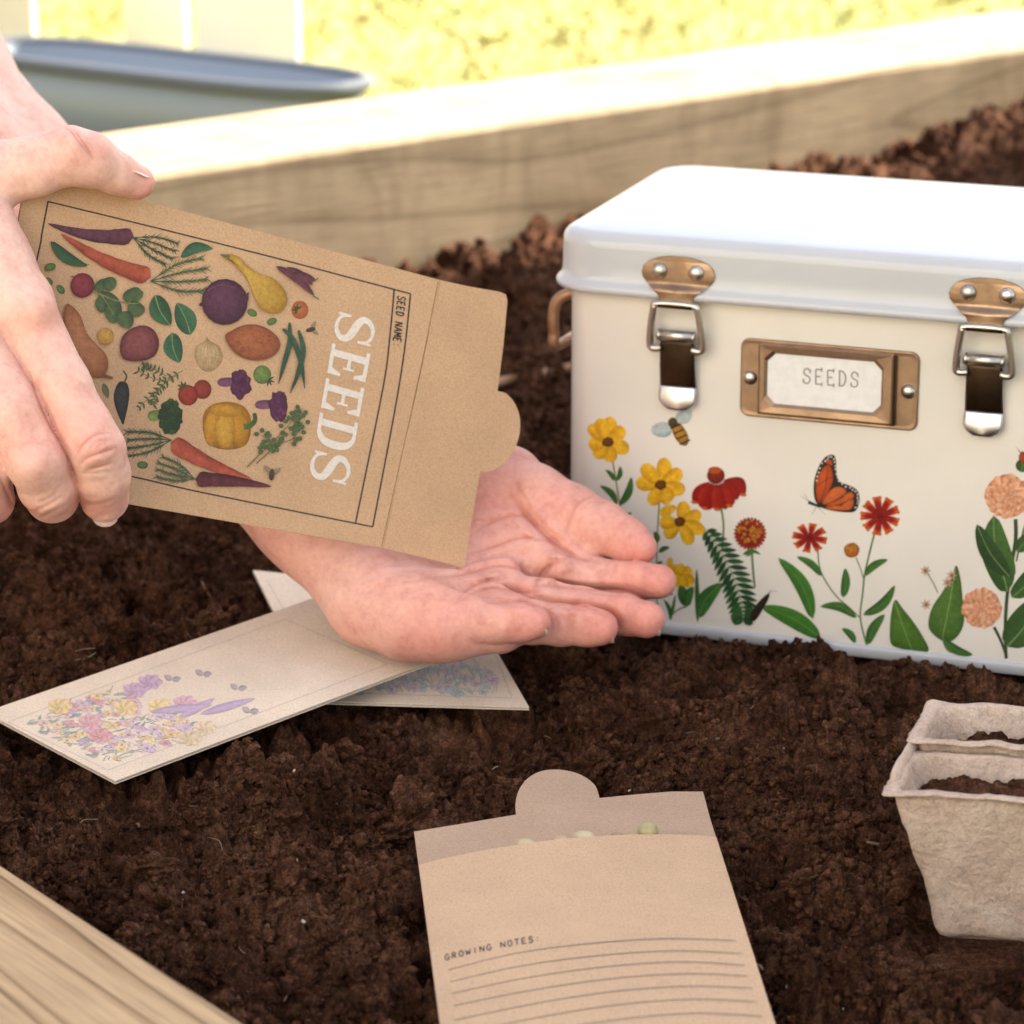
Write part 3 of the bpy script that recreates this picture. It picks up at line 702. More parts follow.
# ================================================================ packet held in the hand
PK = {}
def slab(name, outline, normal, th, mat, parent=None, bevel=.0):
    m = MB(); n = np.array(normal, float); A = [np.array(p) for p in outline]; k = len(A)
    B = [p - n * th for p in A]
    m.add(A, [list(range(k))]); m.add(B, [list(range(k))[::-1]]); m.add(A + B, [[i, k + i, k + (i + 1) % k, (i + 1) % k] for i in range(k)])
    import bmesh
    o = m.build(name, mat, parent)
    bm = bmesh.new(); bm.from_mesh(o.data); bmesh.ops.remove_doubles(bm, verts=bm.verts, dist=1e-6); bmesh.ops.recalc_face_normals(bm, faces=bm.faces); bm.to_mesh(o.data); bm.free()
    return o
def build_held():
    TLp, FTp, FBp = (27, 169), (440, 280), (383, 548)
    pl = plane3(at(*TLp, 128.0), at(*FTp, 136.0), at(*FBp, 134.9)); PK['pl'] = pl
    BL = pl.hit(-22, 478); TL = at(*TLp, 128.0); FT = at(*FTp, 136.0); FB = pl.hit(*FBp)
    root = empty("seed_packet", tuple((TL + FB) / 2))
    # bowed a little: the sheet is a grid between the four corners
    def sheet(name, off, bow, th, mat, short=0.0):
        m = MB(); nu, nv = 28, 14; top = []; 
        for i in range(nu + 1):
            for j in range(nv + 1):
                u, v = i / nu * (1 - short), j / nv; p = (TL * (1 - u) + FT * u) * (1 - v) + (BL * (1 - u) + FB * u) * v
                top.append(p + pl.n * (off + bow * math.sin(math.pi * v) * (.35 + .65 * u)))
        Fc = [[i * (nv + 1) + j, i * (nv + 1) + j + 1, (i + 1) * (nv + 1) + j + 1, (i + 1) * (nv + 1) + j] for i in range(nu) for j in range(nv)]
        m.add(top, Fc); o = m.build(name, mat, None, smooth=False); s = o.modifiers.new("s", 'SOLIDIFY'); s.thickness = th * .01; s.offset = -1
        return o
    fr = sheet("front_panel", -.0, .0, .045, KRAFT); bk = sheet("back_panel", -.075, -.35, .045, KRAFT, .01)
    # flap turned very slightly back at its crease
    fpl = plane3(FT, FB, pl.hit(507, 295) - pl.n * .12)
    out = [(440.6, 280.2), (470, 286.6), (499, 291.6), (506, 294.5), (507.5, 301), (503.5, 345), (497.6, 391)]
    c = [(497.6, 391), (506, 393.5), (514, 402), (519.3, 415), (520, 430), (516, 446), (508, 459), (497, 468), (487, 471.8), (480.6, 471)]
    out += [tuple(p) for p in spline(c, 4)][1:] + [(479, 478), (471, 525), (464.5, 567.5), (440, 561.5), (383.3, 548.1)]
    fl = slab("flap", [fpl.hit(*p) for p in out], fpl.n, .045, KRAFT)
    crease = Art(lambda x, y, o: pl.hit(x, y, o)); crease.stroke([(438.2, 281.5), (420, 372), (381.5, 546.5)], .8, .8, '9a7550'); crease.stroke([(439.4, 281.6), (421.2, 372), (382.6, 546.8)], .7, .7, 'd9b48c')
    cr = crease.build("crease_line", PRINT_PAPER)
    a = Art(lambda x, y, o: pl.hit(x, y, o), k=.74, wash=((.42, .27, .16), .05)); ink = '3c3a3c'
    # frame lines (photo pixels)
    a.stroke([(48, 201.5), (159, 228.5), (270, 256.5), (340, 275), (410.5, 293.8)], 1.5, 1.5, ink)
    a.stroke([(48, 201.5), (42, 233), (36, 264), (-6, 448)], 1.7, 1.7, ink)
    a.stroke([(-6, 448), (130, 476), (200, 492), (372.7, 526.8)], 1.5, 1.5, ink)
    a.stroke([(410.5, 293.8), (404.5, 350), (394, 415), (372.7, 526.8)], 1.6, 1.6, ink)
    a.stroke([(394.2, 289.6), (389.5, 340), (383, 388), (355.5, 523)], 1.6, 1.6, ink)
    GR, GD = '4b6a45', '26463c'
    a.zoom(20, 180, 3.2)                      # ---- vegetables
    a.frond((362, 184), (492, 240), 70, '375745', leafL=.16, w=7); a.root((88, 139), (364, 180), 56, '6d4156', '43283c', .06)
    a.frond((418, 324), (600, 300), 95, '47664a', leafL=.15, w=7); a.root((130, 171), (418, 311), 62, 'c0604a', '93403a', .05)
    a.leaf((98, 196), (216, 276), 38, '3c6a4a', '244a3a', .10, pow_=.7); a.stroke([(205, 268), (222, 271)], 3, 1, GD)
    for x, y, r, an in ((97, 278, 18, -15), (92, 324, 15, 40), (130, 350, 17, 50), (743, 425, 17, 30), (806, 453, 17, -25), (392, 912, 18, 5)): a.oval(x, y, r, r * .68, '6f8f55', '3f6238', an)
    for p, q, w in (((236, 358), (300, 322), 34), ((250, 365), (320, 400), 40), ((330, 380), (395, 360), 48), ((300, 380), (300, 460), 56), ((345, 400), (400, 420), 50), ((330, 420), (350, 475), 52), ((262, 372), (262, 425), 40), ((270, 350), (305, 315), 44), ((350, 370), (385, 350), 40)):
        a.leaf(p, q, w, '56704a', '3a5440', random.uniform(-.1, .1), .5)
    a.stroke([(230, 352), (262, 368), (330, 392), (380, 395)], 6, 3, '8d8f62'); a.stroke([(262, 368), (300, 430)], 4, 2, '8d8f62')
    a.oval(200, 337, 38, 40, '9c4450', '64263a', 10); a.stroke([(172, 310), (160, 308)], 4, 1, '7b2f40')
    a.blob([(146, 400), (172, 408), (196, 440), (214, 490), (244, 525), (276, 560), (282, 600), (266, 628), (240, 632), (205, 620), (170, 590), (150, 540), (140, 470)], 'cf9068', '9a5f40'); a.stroke([(262, 622), (280, 630), (298, 634)], 14, 8, '8b6547')
    a.oval(275, 500, 26, 27, 'e0b25e', 'b98a44')
    a.blob([(320, 545), (326, 505), (352, 478), (392, 465), (426, 478), (444, 512), (438, 552), (410, 574), (366, 580), (332, 572)], '9a5a5a', '5e2c3a')
    a.leaf((432, 368), (482, 466), 66, '3f7250', '285340', .08, .72, rib='8aa377'); a.leaf((546, 496), (502, 392), 68, '4a7d58', '2a5844', .05, .72, rib='8aa377'); a.leaf((486, 488), (510, 586), 62, '47795a', '2b5a46', .08, .72, rib='8aa377')
    a.leaf((514, 247), (618, 219), 36, '3d7252', '25503f', -.16, .7)
    a.oval(655, 390, 74, 74, '69405a', '3c2238', 15); a.stroke([(700, 380), (722, 385), (727, 368), (732, 360)], 22, 2, '5a3048'); a.stroke([(583, 395), (574, 402)], 12, 6, '4c2a40')
    a.stroke([(600, 355), (640, 335), (690, 345)], 3, 2, '7d4c6c'); a.stroke([(595, 410), (640, 440), (700, 425)], 3, 2, '50304a')
    a.blob([(656, 500), (680, 480), (718, 464), (762, 464), (802, 482), (830, 512), (828, 545), (796, 570), (752, 577), (708, 566), (676, 540)], 'b9704c', '874a36')
    for i in range(9): a.oval(690 + random.random() * 110, 485 + random.random() * 70, 7, 2.4, '8f5238', '8f5238', random.uniform(-20, 20))
    a.blob([(560, 570), (562, 535), (590, 515), (598, 500), (606, 516), (636, 530), (650, 566), (634, 598), (606, 614), (578, 604)], 'd9bd8e', 'b08f64')
    for k in range(6): a.stroke([(600, 508), (575 + k * 13, 550), (592 + k * 6, 606)], 1.6, 1, 'a5855c')
    for st in (((522, 610), (450, 640), (375, 610)), ((505, 622), (440, 670), (380, 730)), ((480, 632), (440, 680), (425, 718)), ((470, 628), (420, 600), (395, 595))):
        P = spline(st, 9); a.stroke(P, 2.4, 1.5, '55683f', smooth=False)
        for i in range(3, len(P) - 1, 2):
            d = P[i + 1] - P[i - 1]; d /= np.linalg.norm(d); nn = np.array([-d[1], d[0]])
            for sg in (-1, 1): a.leaf(P[i], P[i] + (d * random.uniform(.3, .9) + nn * sg) * random.uniform(10, 19), 6.5, '57704c', '3d563e')
    a.blob([(306, 665), (320, 645), (342, 650), (350, 680), (346, 720), (336, 765), (330, 783), (322, 770), (306, 730), (300, 695)], '3d4a4c', '20292e'); a.stroke([(333, 648), (341, 628), (330, 610)], 6, 5, '4d6048')
    a.leaf((266, 650), (282, 700), 22, '7c7c5c', '55684a')
    a.oval(584, 670, 29, 31, 'a8473f', '6c2430'); a.oval(538, 689, 32, 33, 'b3473e', '74252c')
    for an in (200, 250, 300, 340, 150): a.leaf((522, 662), (522 + 20 * math.cos(math.radians(an)), 662 + 20 * math.sin(math.radians(an))), 7, '4d5b38')
    for (cx, cy, sx) in ((695, 640, 1), (815, 712, 1)):
        a.leaf((cx - 65, cy + 8), (cx + 10, cy + 5), 30, '8a5a76', '643a5c', 0, .4)
        a.oval(cx + 12, cy + 12, 34, 46, '6a3a5e', '4a2446', wob=.35)
        for i in range(30): 
            t = random.uniform(-1.5, 1.6); r = 36 * math.sqrt(random.random()); a.oval(cx + 6 + r * .8 * math.cos(t), cy + 12 + r * 1.25 * math.sin(t), 10, 10, random.choice(['7a4468', '6a3a5e', '5a2e52']), '4a2446', wob=.2)
    a.leaf((408, 756), (466, 750), 34, '8aa35c', '5f7d48', 0, .4)
    a.oval(482, 758, 36, 54, '3c5f40', '28452f', wob=.3)
    for i in range(60):
        t = random.uniform(0, 6.28); r = math.sqrt(random.random()); a.oval(482 + 33 * r * math.cos(t), 758 + 52 * r * math.sin(t), 10, 9, random.choice(['44663f', '36573c', '2c4a38']), '24402f', wob=.25)
    a.oval(775, 623, 29, 30, '7f9a58', '4f6b40'); 
    for an in (20, 60, 100, 330): a.leaf((795, 640), (795 + 22 * math.cos(math.radians(an)), 640 + 22 * math.sin(math.radians(an))), 6, '3f5536')
    a.blob([(584, 780), (592, 740), (622, 716), (670, 710), (715, 724), (738, 760), (738, 810), (722, 848), (680, 862), (630, 858), (596, 836)], 'cf9438', '9c6a28')
    a.oval(618, 790, 30, 62, 'dca23e', 'a8742c', 6); a.oval(698, 796, 36, 60, 'd79c3a', 'a06c28', -8); a.oval(656, 800, 34, 60, 'e5b14c', 'b57e30', 0); a.oval(655, 738, 50, 20, 'd69e3e', 'b98434', 4)
    a.stroke([(716, 790), (738, 785), (752, 768), (750, 746)], 20, 12, '577a42', c1='3d5c38')
    a.frond((484, 832), (345, 845), 70, '48664c', leafL=.17, w=8); a.root((745, 959), (484, 838), 62, 'c4604a', '95423a', -.04)
    a.frond((560, 957), (440, 915), 60, '4c6a52', leafL=.16, w=8); a.root((806, 981), (562, 957), 52, '6b3642', '40202e', .02)
    a.zoom(200, 220, 2.924)
    a.blob([(60, 102), (88, 100), (112, 108), (140, 135), (175, 158), (215, 172), (246, 205), (254, 240), (238, 266), (205, 272), (175, 255), (158, 220), (142, 180), (118, 148), (92, 122), (84, 110)], 'ddb455', 'ad8030'); a.stroke([(88, 106), (72, 104), (60, 101)], 9, 5, '6d7b48')
    for p, q in (((222, 135), (335, 222)), ((250, 140), (330, 190)), ((262, 160), (340, 178))): a.leaf(p, q, 24, '70404e', '4c2a3a', -.06, .6)
    a.stroke([(330, 180), (346, 170)], 4, 2, '4e6a46'); a.stroke([(332, 222), (350, 233)], 4, 2, '4e6a46')
    a.oval(292, 263, 25, 27, 'd17a4c', 'a04f36')
    for an in (180, 225, 270, 120, 320): a.leaf((285, 262), (285 + 17 * math.cos(math.radians(an)), 262 + 17 * math.sin(math.radians(an))), 7, '4c5a3a')
    def bee(x, y, s, an):
        c, d = math.cos(an), math.sin(an); T = lambda u, v: (x + s * (u * c - v * d), y + s * (u * d + v * c))
        a.leaf(T(0, 0), T(-.9, -.8), s * .5, '8a7a66', '9c8a72'); a.leaf(T(0, 0), T(.9, -.7), s * .5, '8a7a66', '9c8a72'); a.oval(*T(0, .1), s * .28, s * .62, '5a4a40', '3a302c', math.degrees(an))
    bee(326, 320, 24, 1.3); bee(210, 742, 28, .1)
    for pts in ([(262, 300), (262, 360), (246, 420), (230, 478)], [(242, 318), (272, 350), (296, 420), (306, 492)], [(288, 322), (302, 380), (286, 450), (264, 506)]):
        a.stroke(pts, 12, 4, '3c6450', c1='2c5242', prof=lambda q: 3 + 13 * math.sin(math.pi * min(q * 1.05 + .04, 1)) ** .7)
    for st in (((138, 722), (190, 670), (250, 610), (300, 550)), ((165, 712), (215, 660), (180, 630)), ((200, 660), (270, 640), (300, 590))):
        P = spline(st, 8); a.stroke(P, 3, 1.6, '5b6a42', smooth=False)
        for i in range(8, len(P), 2):
            for j in range(3):
                t = random.uniform(0, 6.28); q = P[i] + 8 * np.array([math.cos(t), math.sin(t)]); a.leaf(q, q + 15 * np.array([math.cos(t), math.sin(t)]), 13, '566e46', '3e5a3e', 0, .5)
    art = a.build("printed_vegetables", PRINT_PAPER)
    # ---- lettering: white SEEDS read down the packet, capitals' tops to the photo's right
    b = Art(lambda x, y, o: pl.hit(x, y, o), base=.02); b.zoom(200, 220, 2.924); W = 'eee4d8'
    def letter(o, adv, up, ch):
        o, adv, up = map(lambda q: np.array(q, float), (o, adv, up)); T = lambda x, y: o + adv * x + up * y
        def bar(x0, y0, x1, y1): b.blob([T(x0, y0), T(x1, y0), T(x1, y1), T(x0, y1)], W, W, smooth=False)
        if ch == 'E':
            bar(.16, 0, .38, 1); bar(0, 0, .5, .09); bar(0, .91, .5, 1); bar(.3, .9, .92, 1); bar(.3, 0, .95, .1); bar(.3, .47, .7, .56)
            b.blob([T(.83, .68), T(.92, .68), T(.92, .95), T(.7, .93)], W, W, smooth=False); b.blob([T(.86, .34), T(.95, .34), T(.95, .05), T(.72, .07)], W, W, smooth=False); bar(.64, .38, .71, .66)
        if ch == 'D':
            bar(.16, 0, .38, 1); bar(0, 0, .5, .09); bar(0, .91, .5, 1)
            b.stroke([T(.4, .955), T(.62, .93), T(.82, .78), T(.88, .5), T(.82, .22), T(.62, .07), T(.4, .045)], 0, 0, W, prof=lambda q: 9 + 14 * math.sin(math.pi * q) ** 1.5)
        if ch == 'S':
            b.stroke([T(.86, .70), T(.80, .86), T(.60, .96), T(.36, .95), T(.17, .83), T(.15, .67), T(.32, .56), T(.6, .46), T(.83, .34), T(.84, .16), T(.64, .045), T(.40, .04), T(.2, .13), T(.12, .3)], 0, 0, W, prof=lambda q: 8 + 16 * math.exp(-((q - .5) / .24) ** 2))
            bar(.82, .62, .9, .96); bar(.08, .04, .16, .36)
    base0 = np.array([405, 256.]); base1 = np.array([316, 762.]); ad = (base1 - base0) / 5.0; up = np.array([112, 31.])
    for i, ch in enumerate("SEEDS"): letter(base0 + ad * (i + .03), ad * .9, up, ch)
    # tops lean with the packet: small label
    n_ = "SEED NAME:"; p0 = np.array([579, 221.]); p1 = np.array([563, 372.]); st = (p1 - p0) / len(n_)
    text(b, n_, [p0 + st * i for i in range(len(n_))], st, np.array([22, 4.5]), 3.5, '3a3430', .8)
    let = b.build("lettering", PRINT_TEXT)
    adopt(root, fr, bk, fl, cr, art, let)
    tag(root, "kraft seed packet held by the hands, printed with vegetables and SEEDS", "seed packet")

# ================================================================ packets lying on the soil
def quad_grid(c, nu, nv, lift):
    A, B, C, D = c; m = MB(); V = []
    for i in range(nu + 1):
        for j in range(nv + 1):
            u, v = i / nu, j / nv; p = (A * (1 - u) + D * u) * (1 - v) + (B * (1 - u) + C * u) * v; V.append(p + np.array([0, 0, lift(u, v)]))
    m.add(V, [[i * (nv + 1) + j, i * (nv + 1) + j + 1, (i + 1) * (nv + 1) + j + 1, (i + 1) * (nv + 1) + j] for i in range(nu) for j in range(nv)]); return m
def flowers_patch(a, org, eu, ev, n, pal, size, leafc):
    """a border of small wild flowers growing along a line: org + eu*u (along) + ev*v (up)"""
    org, eu, ev = map(lambda q: np.array(q, float), (org, eu, ev)); U = lambda u, v: org + eu * u + ev * v
    ul, vl = eu / np.linalg.norm(eu), ev / np.linalg.norm(ev); top = lambda u: .55 + .4 * vnoise(np.array([u * 4.3]), np.array([.5]), 19)[0]
    for i in range(n * 4):
        u = random.random(); v = random.random() ** 1.2 * top(u); p = U(u, v); t = random.gauss(0, .7); d = vl * math.cos(t) + ul * math.sin(t) * .8; L = size * random.uniform(.9, 2.2)
        if random.random() < .45: a.stroke([p, p + d * L * .5 + ul * random.uniform(-2, 2), p + d * L], 1.2, .8, random.choice(leafc))
        else: a.leaf(p, p + d * L, size * random.uniform(.25, .5), random.choice(leafc), None, random.uniform(-.15, .15), .8)
    for i in range(int(n * 2.4)):
        u = random.random(); v = random.uniform(.05, 1) * top(u); p = U(u, v); c = random.choice(pal); r = size * random.uniform(.45, 1.0)
        k = random.choice([5, 6, 7])
        for j in range(k):
            t = 6.283 * j / k + random.random() * .5; a.leaf(p, p + (ul * math.cos(t) + vl * math.sin(t) * .75) * r, r * .7, c, None, 0, .55)
        a.oval(p[0], p[1], r * .25, r * .18, random.choice(['c9a14e', '9f7a5a', 'b9906a']), None)
def build_lying():
    e1 = mat_print("faded_ink_on_paper", .8, .15)
    def packet(px, zs, label, lift, cuts):
        A, B, C = [on_z(*p, z) for p, z in zip(px[:3], zs)]; pl = plane3(A, B, C); D = pl.hit(*px[3])
        root = empty("seed_packet", tuple((A + B + C + D) / 4 - np.array([0, 0, .3])))
        fr = quad_grid((A, B, C, D), 16, 10, lift).build("front_panel", KRAFT_PALE, None); s = fr.modifiers.new("s", 'SOLIDIFY'); s.thickness = .00045; s.offset = 1
        bk = quad_grid((A, B, C, D), 16, 10, lambda u, v: -.10 + lift(u, v) * .6).build("back_panel", KRAFT_PALE, None); s = bk.modifiers.new("s", 'SOLIDIFY'); s.thickness = .00045; s.offset = 1
        FOOT.append(([tuple(p[:2]) for p in (A, B, C, D)], lambda x, y, pl=pl: pl.o[2] - ((x - pl.o[0]) * pl.n[0] + (y - pl.o[1]) * pl.n[1]) / pl.n[2] - .3))
        return root, fr, bk, pl, (A, B, C, D)
    L0 = lambda u, v: .12 * math.sin(math.pi * u) * math.sin(math.pi * v)
    r, fr, bk, pl, q = packet([(-15, 713), (115, 782), (437, 660), (316, 598)], (1.7, 1.1, 2.1), "", lambda u, v: 0, 0)
    surf = lambda x, y, o: pl.hit(x, y, o + .046)
    a = Art(surf, k=1.0, step=.0002, base=.004, wash=((.78, .68, .56), .26)); ln = 'b9aa9c'
    a.stroke([(8, 722), (108, 770)], .7, .7, ln); a.stroke([(108, 770), (388, 664)], .7, .7, ln); a.stroke([(8, 722), (285, 619)], .7, .7, ln); a.stroke([(285, 619), (388, 664)], .7, .7, ln)
    flowers_patch(a, (22, 724), (88, 42), (128, -50), 52, ['c9a0a8', 'd8bc78', 'cfae6c', 'b58fb0', 'c27f8c', 'b9a2bd', 'cdb9b4'], 7.0, ['7f918f', '6a8088', '8b9886', '6f8290'])
    for p, c in (((135, 690), 'b58fae'), ((150, 682), 'b38bb0'), ((160, 706), 'dcc07c'), ((125, 708), 'd8b872'), ((185, 703), 'c796a8'), ((60, 706), 'd8b872'), ((100, 735), 'c27f88'), ((90, 722), 'c98f98'), ((205, 728), 'd2ba94'), ((190, 738), 'cbb288')):
        for j in range(7):
            t = 6.283 * j / 7; a.leaf(p, (p[0] + 13 * math.cos(t), p[1] + 8 * math.sin(t)), 8, c, None, 0, .5)
    for p, q2 in (((178, 718), (215, 698)), ((200, 714), (256, 698)), ((150, 712), (212, 705))): a.leaf(p, q2, 8, '9c7fa8', '8a709c')
    for (x, y) in ((172, 680), (203, 675), (238, 689), (250, 712)):
        a.leaf((x, y), (x - 8, y - 5), 6, '9a8a94'); a.leaf((x, y), (x + 9, y - 2), 6, '8f808c')
    art = a.build("printed_flowers", e1); adopt(r, fr, bk, art); tag(r, "pale seed packet with faded flower border lying on top of another packet", "seed packet")
    r, fr, bk, pl2, q = packet([(253, 571), (318, 702), (529, 708), (462, 592)], (1.0, .9, .9), "", lambda u, v: 0, 0)
    a = Art(lambda x, y, o: pl2.hit(x, y, o + .046), k=1.0, step=.0002, base=.004, wash=((.78, .68, .56), .3))
    a.stroke([(267, 580), (330, 692)], 1, 1, ln); a.stroke([(330, 692), (512, 698)], 1, 1, ln); a.stroke([(490, 640), (512, 698)], 1, 1, ln)
    flowers_patch(a, (500, 696), (-150, -4), (-14, -40), 26, ['9db3bd', 'a9b7c2', 'b9a6c0', '8fa9b9', 'c4b4c6'], 8.5, ['8fa7ae', '9cb0b0', '86a0aa'])
    art = a.build("printed_flowers", e1); adopt(r, fr, bk, art); tag(r, "pale seed packet with blue flower print under the other lying packet", "seed packet")

# ================================================================ open packet with ruled notes
def build_notes():
    z0 = .9
    c = [on_z(419, 866, z0), on_z(716, 838, z0)]
    dl = on_z(440, 1024, z0) - c[0]; dr = on_z(775, 1024, z0) - c[1]; L = 17.0
    dl *= L / np.linalg.norm(dl); dr *= L / np.linalg.norm(dr)
    A, D = c; B = A + dl; C = D + dr
    bulge = lambda u, v: .5 * max(math.sin(math.pi * min(max(u, 0), 1)), 0) ** .8 * (1 - .45 * v)
    FOOT.append(([tuple(p[:2]) for p in (on_z(414, 831, z0), B, C, on_z(703, 792, z0))], .55))
    root = empty("seed_packet", tuple((A + B + C + D) / 4 - np.array([0, 0, .3])))
    fr = quad_grid((A, B, C, D), 30, 30, bulge).build("front_panel", KRAFT_NOTES, None, smooth=True); s = fr.modifiers.new("s", 'SOLIDIFY'); s.thickness = .00045; s.offset = 1; fr.modifiers.new("e", 'EDGE_SPLIT').split_angle = .6
    zb = z0 - .06; out = [(419, 868), (414, 831.5), (460, 824), (516, 814.5)]
    tab = spline([(516, 814.5), (515.5, 803), (519, 790), (527, 779), (540, 771.5), (557, 769.5), (575, 772.5), (588, 779), (596, 787), (599.5, 798)], 4)
    out += [tuple(p) for p in tab[1:]] + [(640, 794), (672, 791.5), (703, 791.5), (710, 818), (717, 840)]
    o3 = [on_z(*p, zb) for p in out] + [C + np.array([0, 0, zb - z0]), B + np.array([0, 0, zb - z0])]
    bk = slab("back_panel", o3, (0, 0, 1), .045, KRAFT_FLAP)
    def surf(px, py, off):
        z = z0
        for _ in range(7):
            p = on_z(px, py, z + .046 + off); v = np.dot(p - A, dl) / L ** 2; l = A + dl * v; w = D + dr * v; u = np.dot(p - l, w - l) / np.dot(w - l, w - l); z = z0 + bulge(u, v)
        return p
    a = Art(surf, base=.012); a.zoom(400, 760, 2.626); ink = '55504e'
    rows = [((127, 551), (300, 508), (500, 481), (700, 468), (882, 473)), ((132, 582), (320, 540), (520, 513), (720, 500), (897, 507)), ((136, 613), (330, 572), (540, 542), (740, 529), (905, 538)),
            ((140, 645), (340, 605), (550, 574), (750, 560), (913, 566)), ((142, 683), (350, 640), (560, 607), (760, 593), (925, 598)), ((146, 722), (360, 676), (570, 642), (770, 627), (936, 634)), ((150, 762), (370, 714), (580, 680), (780, 664), (950, 672))]
    for r in rows: a.stroke(r, 1.7, 1.7, '80756d')
    s_ = "GROWING NOTES:"; N = len(s_); P = [np.array((118 + 256 * t, 526 - 66 * t + 14 * t * t)) for t in np.linspace(0, 1, 60)]
    for i, ch in enumerate(s_):
        if ch == ' ': continue
        k = i / N * (len(P) - 1); j = int(k); p = P[j] + (P[min(j + 1, len(P) - 1)] - P[j]) * (k - j); q = P[min(j + 3, len(P) - 1)] - P[max(j - 1, 0)]; ad = q / np.linalg.norm(q) * 18.8
        text(a, ch, [p], ad, np.array([-1.5, -14.5]), 2.7, ink, .72)
    art = a.build("ruled_notes_lettering", PRINT_TEXT); adopt(root, fr, bk, art)
    tag(root, "open kraft packet with ruled growing notes and seeds peeking from its mouth", "seed packet")
    # seeds
    def seed(px, py, z, r, sq, c, label, ang, group=None):
        p = on_z(px, py, z); m = MB(); ca, sa = math.cos(ang), math.sin(ang)
        m.ball((0, 0, 0), (r * ca, r * sa, 0), (-r * sa * .85, r * ca * .85, 0), (0, 0, r * sq), 18, 12)
        n = NT("seed_skin"); v = n.coords(); n.base(n.ramp(n.noise(v, 220, 3), [(.3, np.array(c) * .75), (.7, np.array(c))])); n.set(Roughness=.5)
        o = m.build("seed", n.mat, smooth=True); o.location = [q * .01 for q in p]; tag(o, label, "seed", group)
    seed(648, 832, z0 + .34, .40, .95, (.45, .40, .20), "round green pea standing highest in the mouth of the notes packet", .3)
    seed(525, 843.5, z0 + .2, .38, .42, (.64, .52, .30), "flat pale seed peeking out directly below the round tab's left end", .2, "flat seeds in the packet mouth")
    seed(560, 839.5, z0 + .24, .36, .4, (.55, .42, .24), "thin tan seed barely showing at the middle of the packet mouth", .5, "flat seeds in the packet mouth")
    seed(584, 836.5, z0 + .24, .42, .45, (.66, .55, .33), "flat cream seed beside the tan one below the tab's right end", -.1, "flat seeds in the packet mouth")
    seed(617, 835.5, z0 + .2, .24, .5, (.42, .27, .15), "tiny brown seed next to the round green pea", .1, "flat seeds in the packet mouth")
# ================================================================ seed tin
TW, TD, TH = 24.9, 16.2, 15.8
def TL_(s, o, t): return BOX_O + BA * s - BB * o + np.array([0, 0, t])      # along the front, outwards, up
def fp(px, py, off=0.0):
    r = ray(px, py); o = BOX_O - BB * off; return CAM + r * (np.dot(o - CAM, BB) / np.dot(r, BB))
def fl(px, py, off=0.0):
    p = fp(px, py, off) - BOX_O; return float(np.dot(p, BA)), float(p[2])
def rrect(z, off, rad=1.7, n=10, top=None):
    r = max(rad + off, .05); pts = []
    for (cx, cy, a0) in ((rad, rad, 180), (TW - rad, rad, 270), (TW - rad, TD - rad, 0), (rad, TD - rad, 90)):
        for k in range(n + 1):
            t = math.radians(a0 + 90 * k / n); x = cx + r * math.cos(t); y = cy + r * math.sin(t); pts.append(BOX_O + BA * x + BB * y + np.array([0, 0, z]))
    return pts
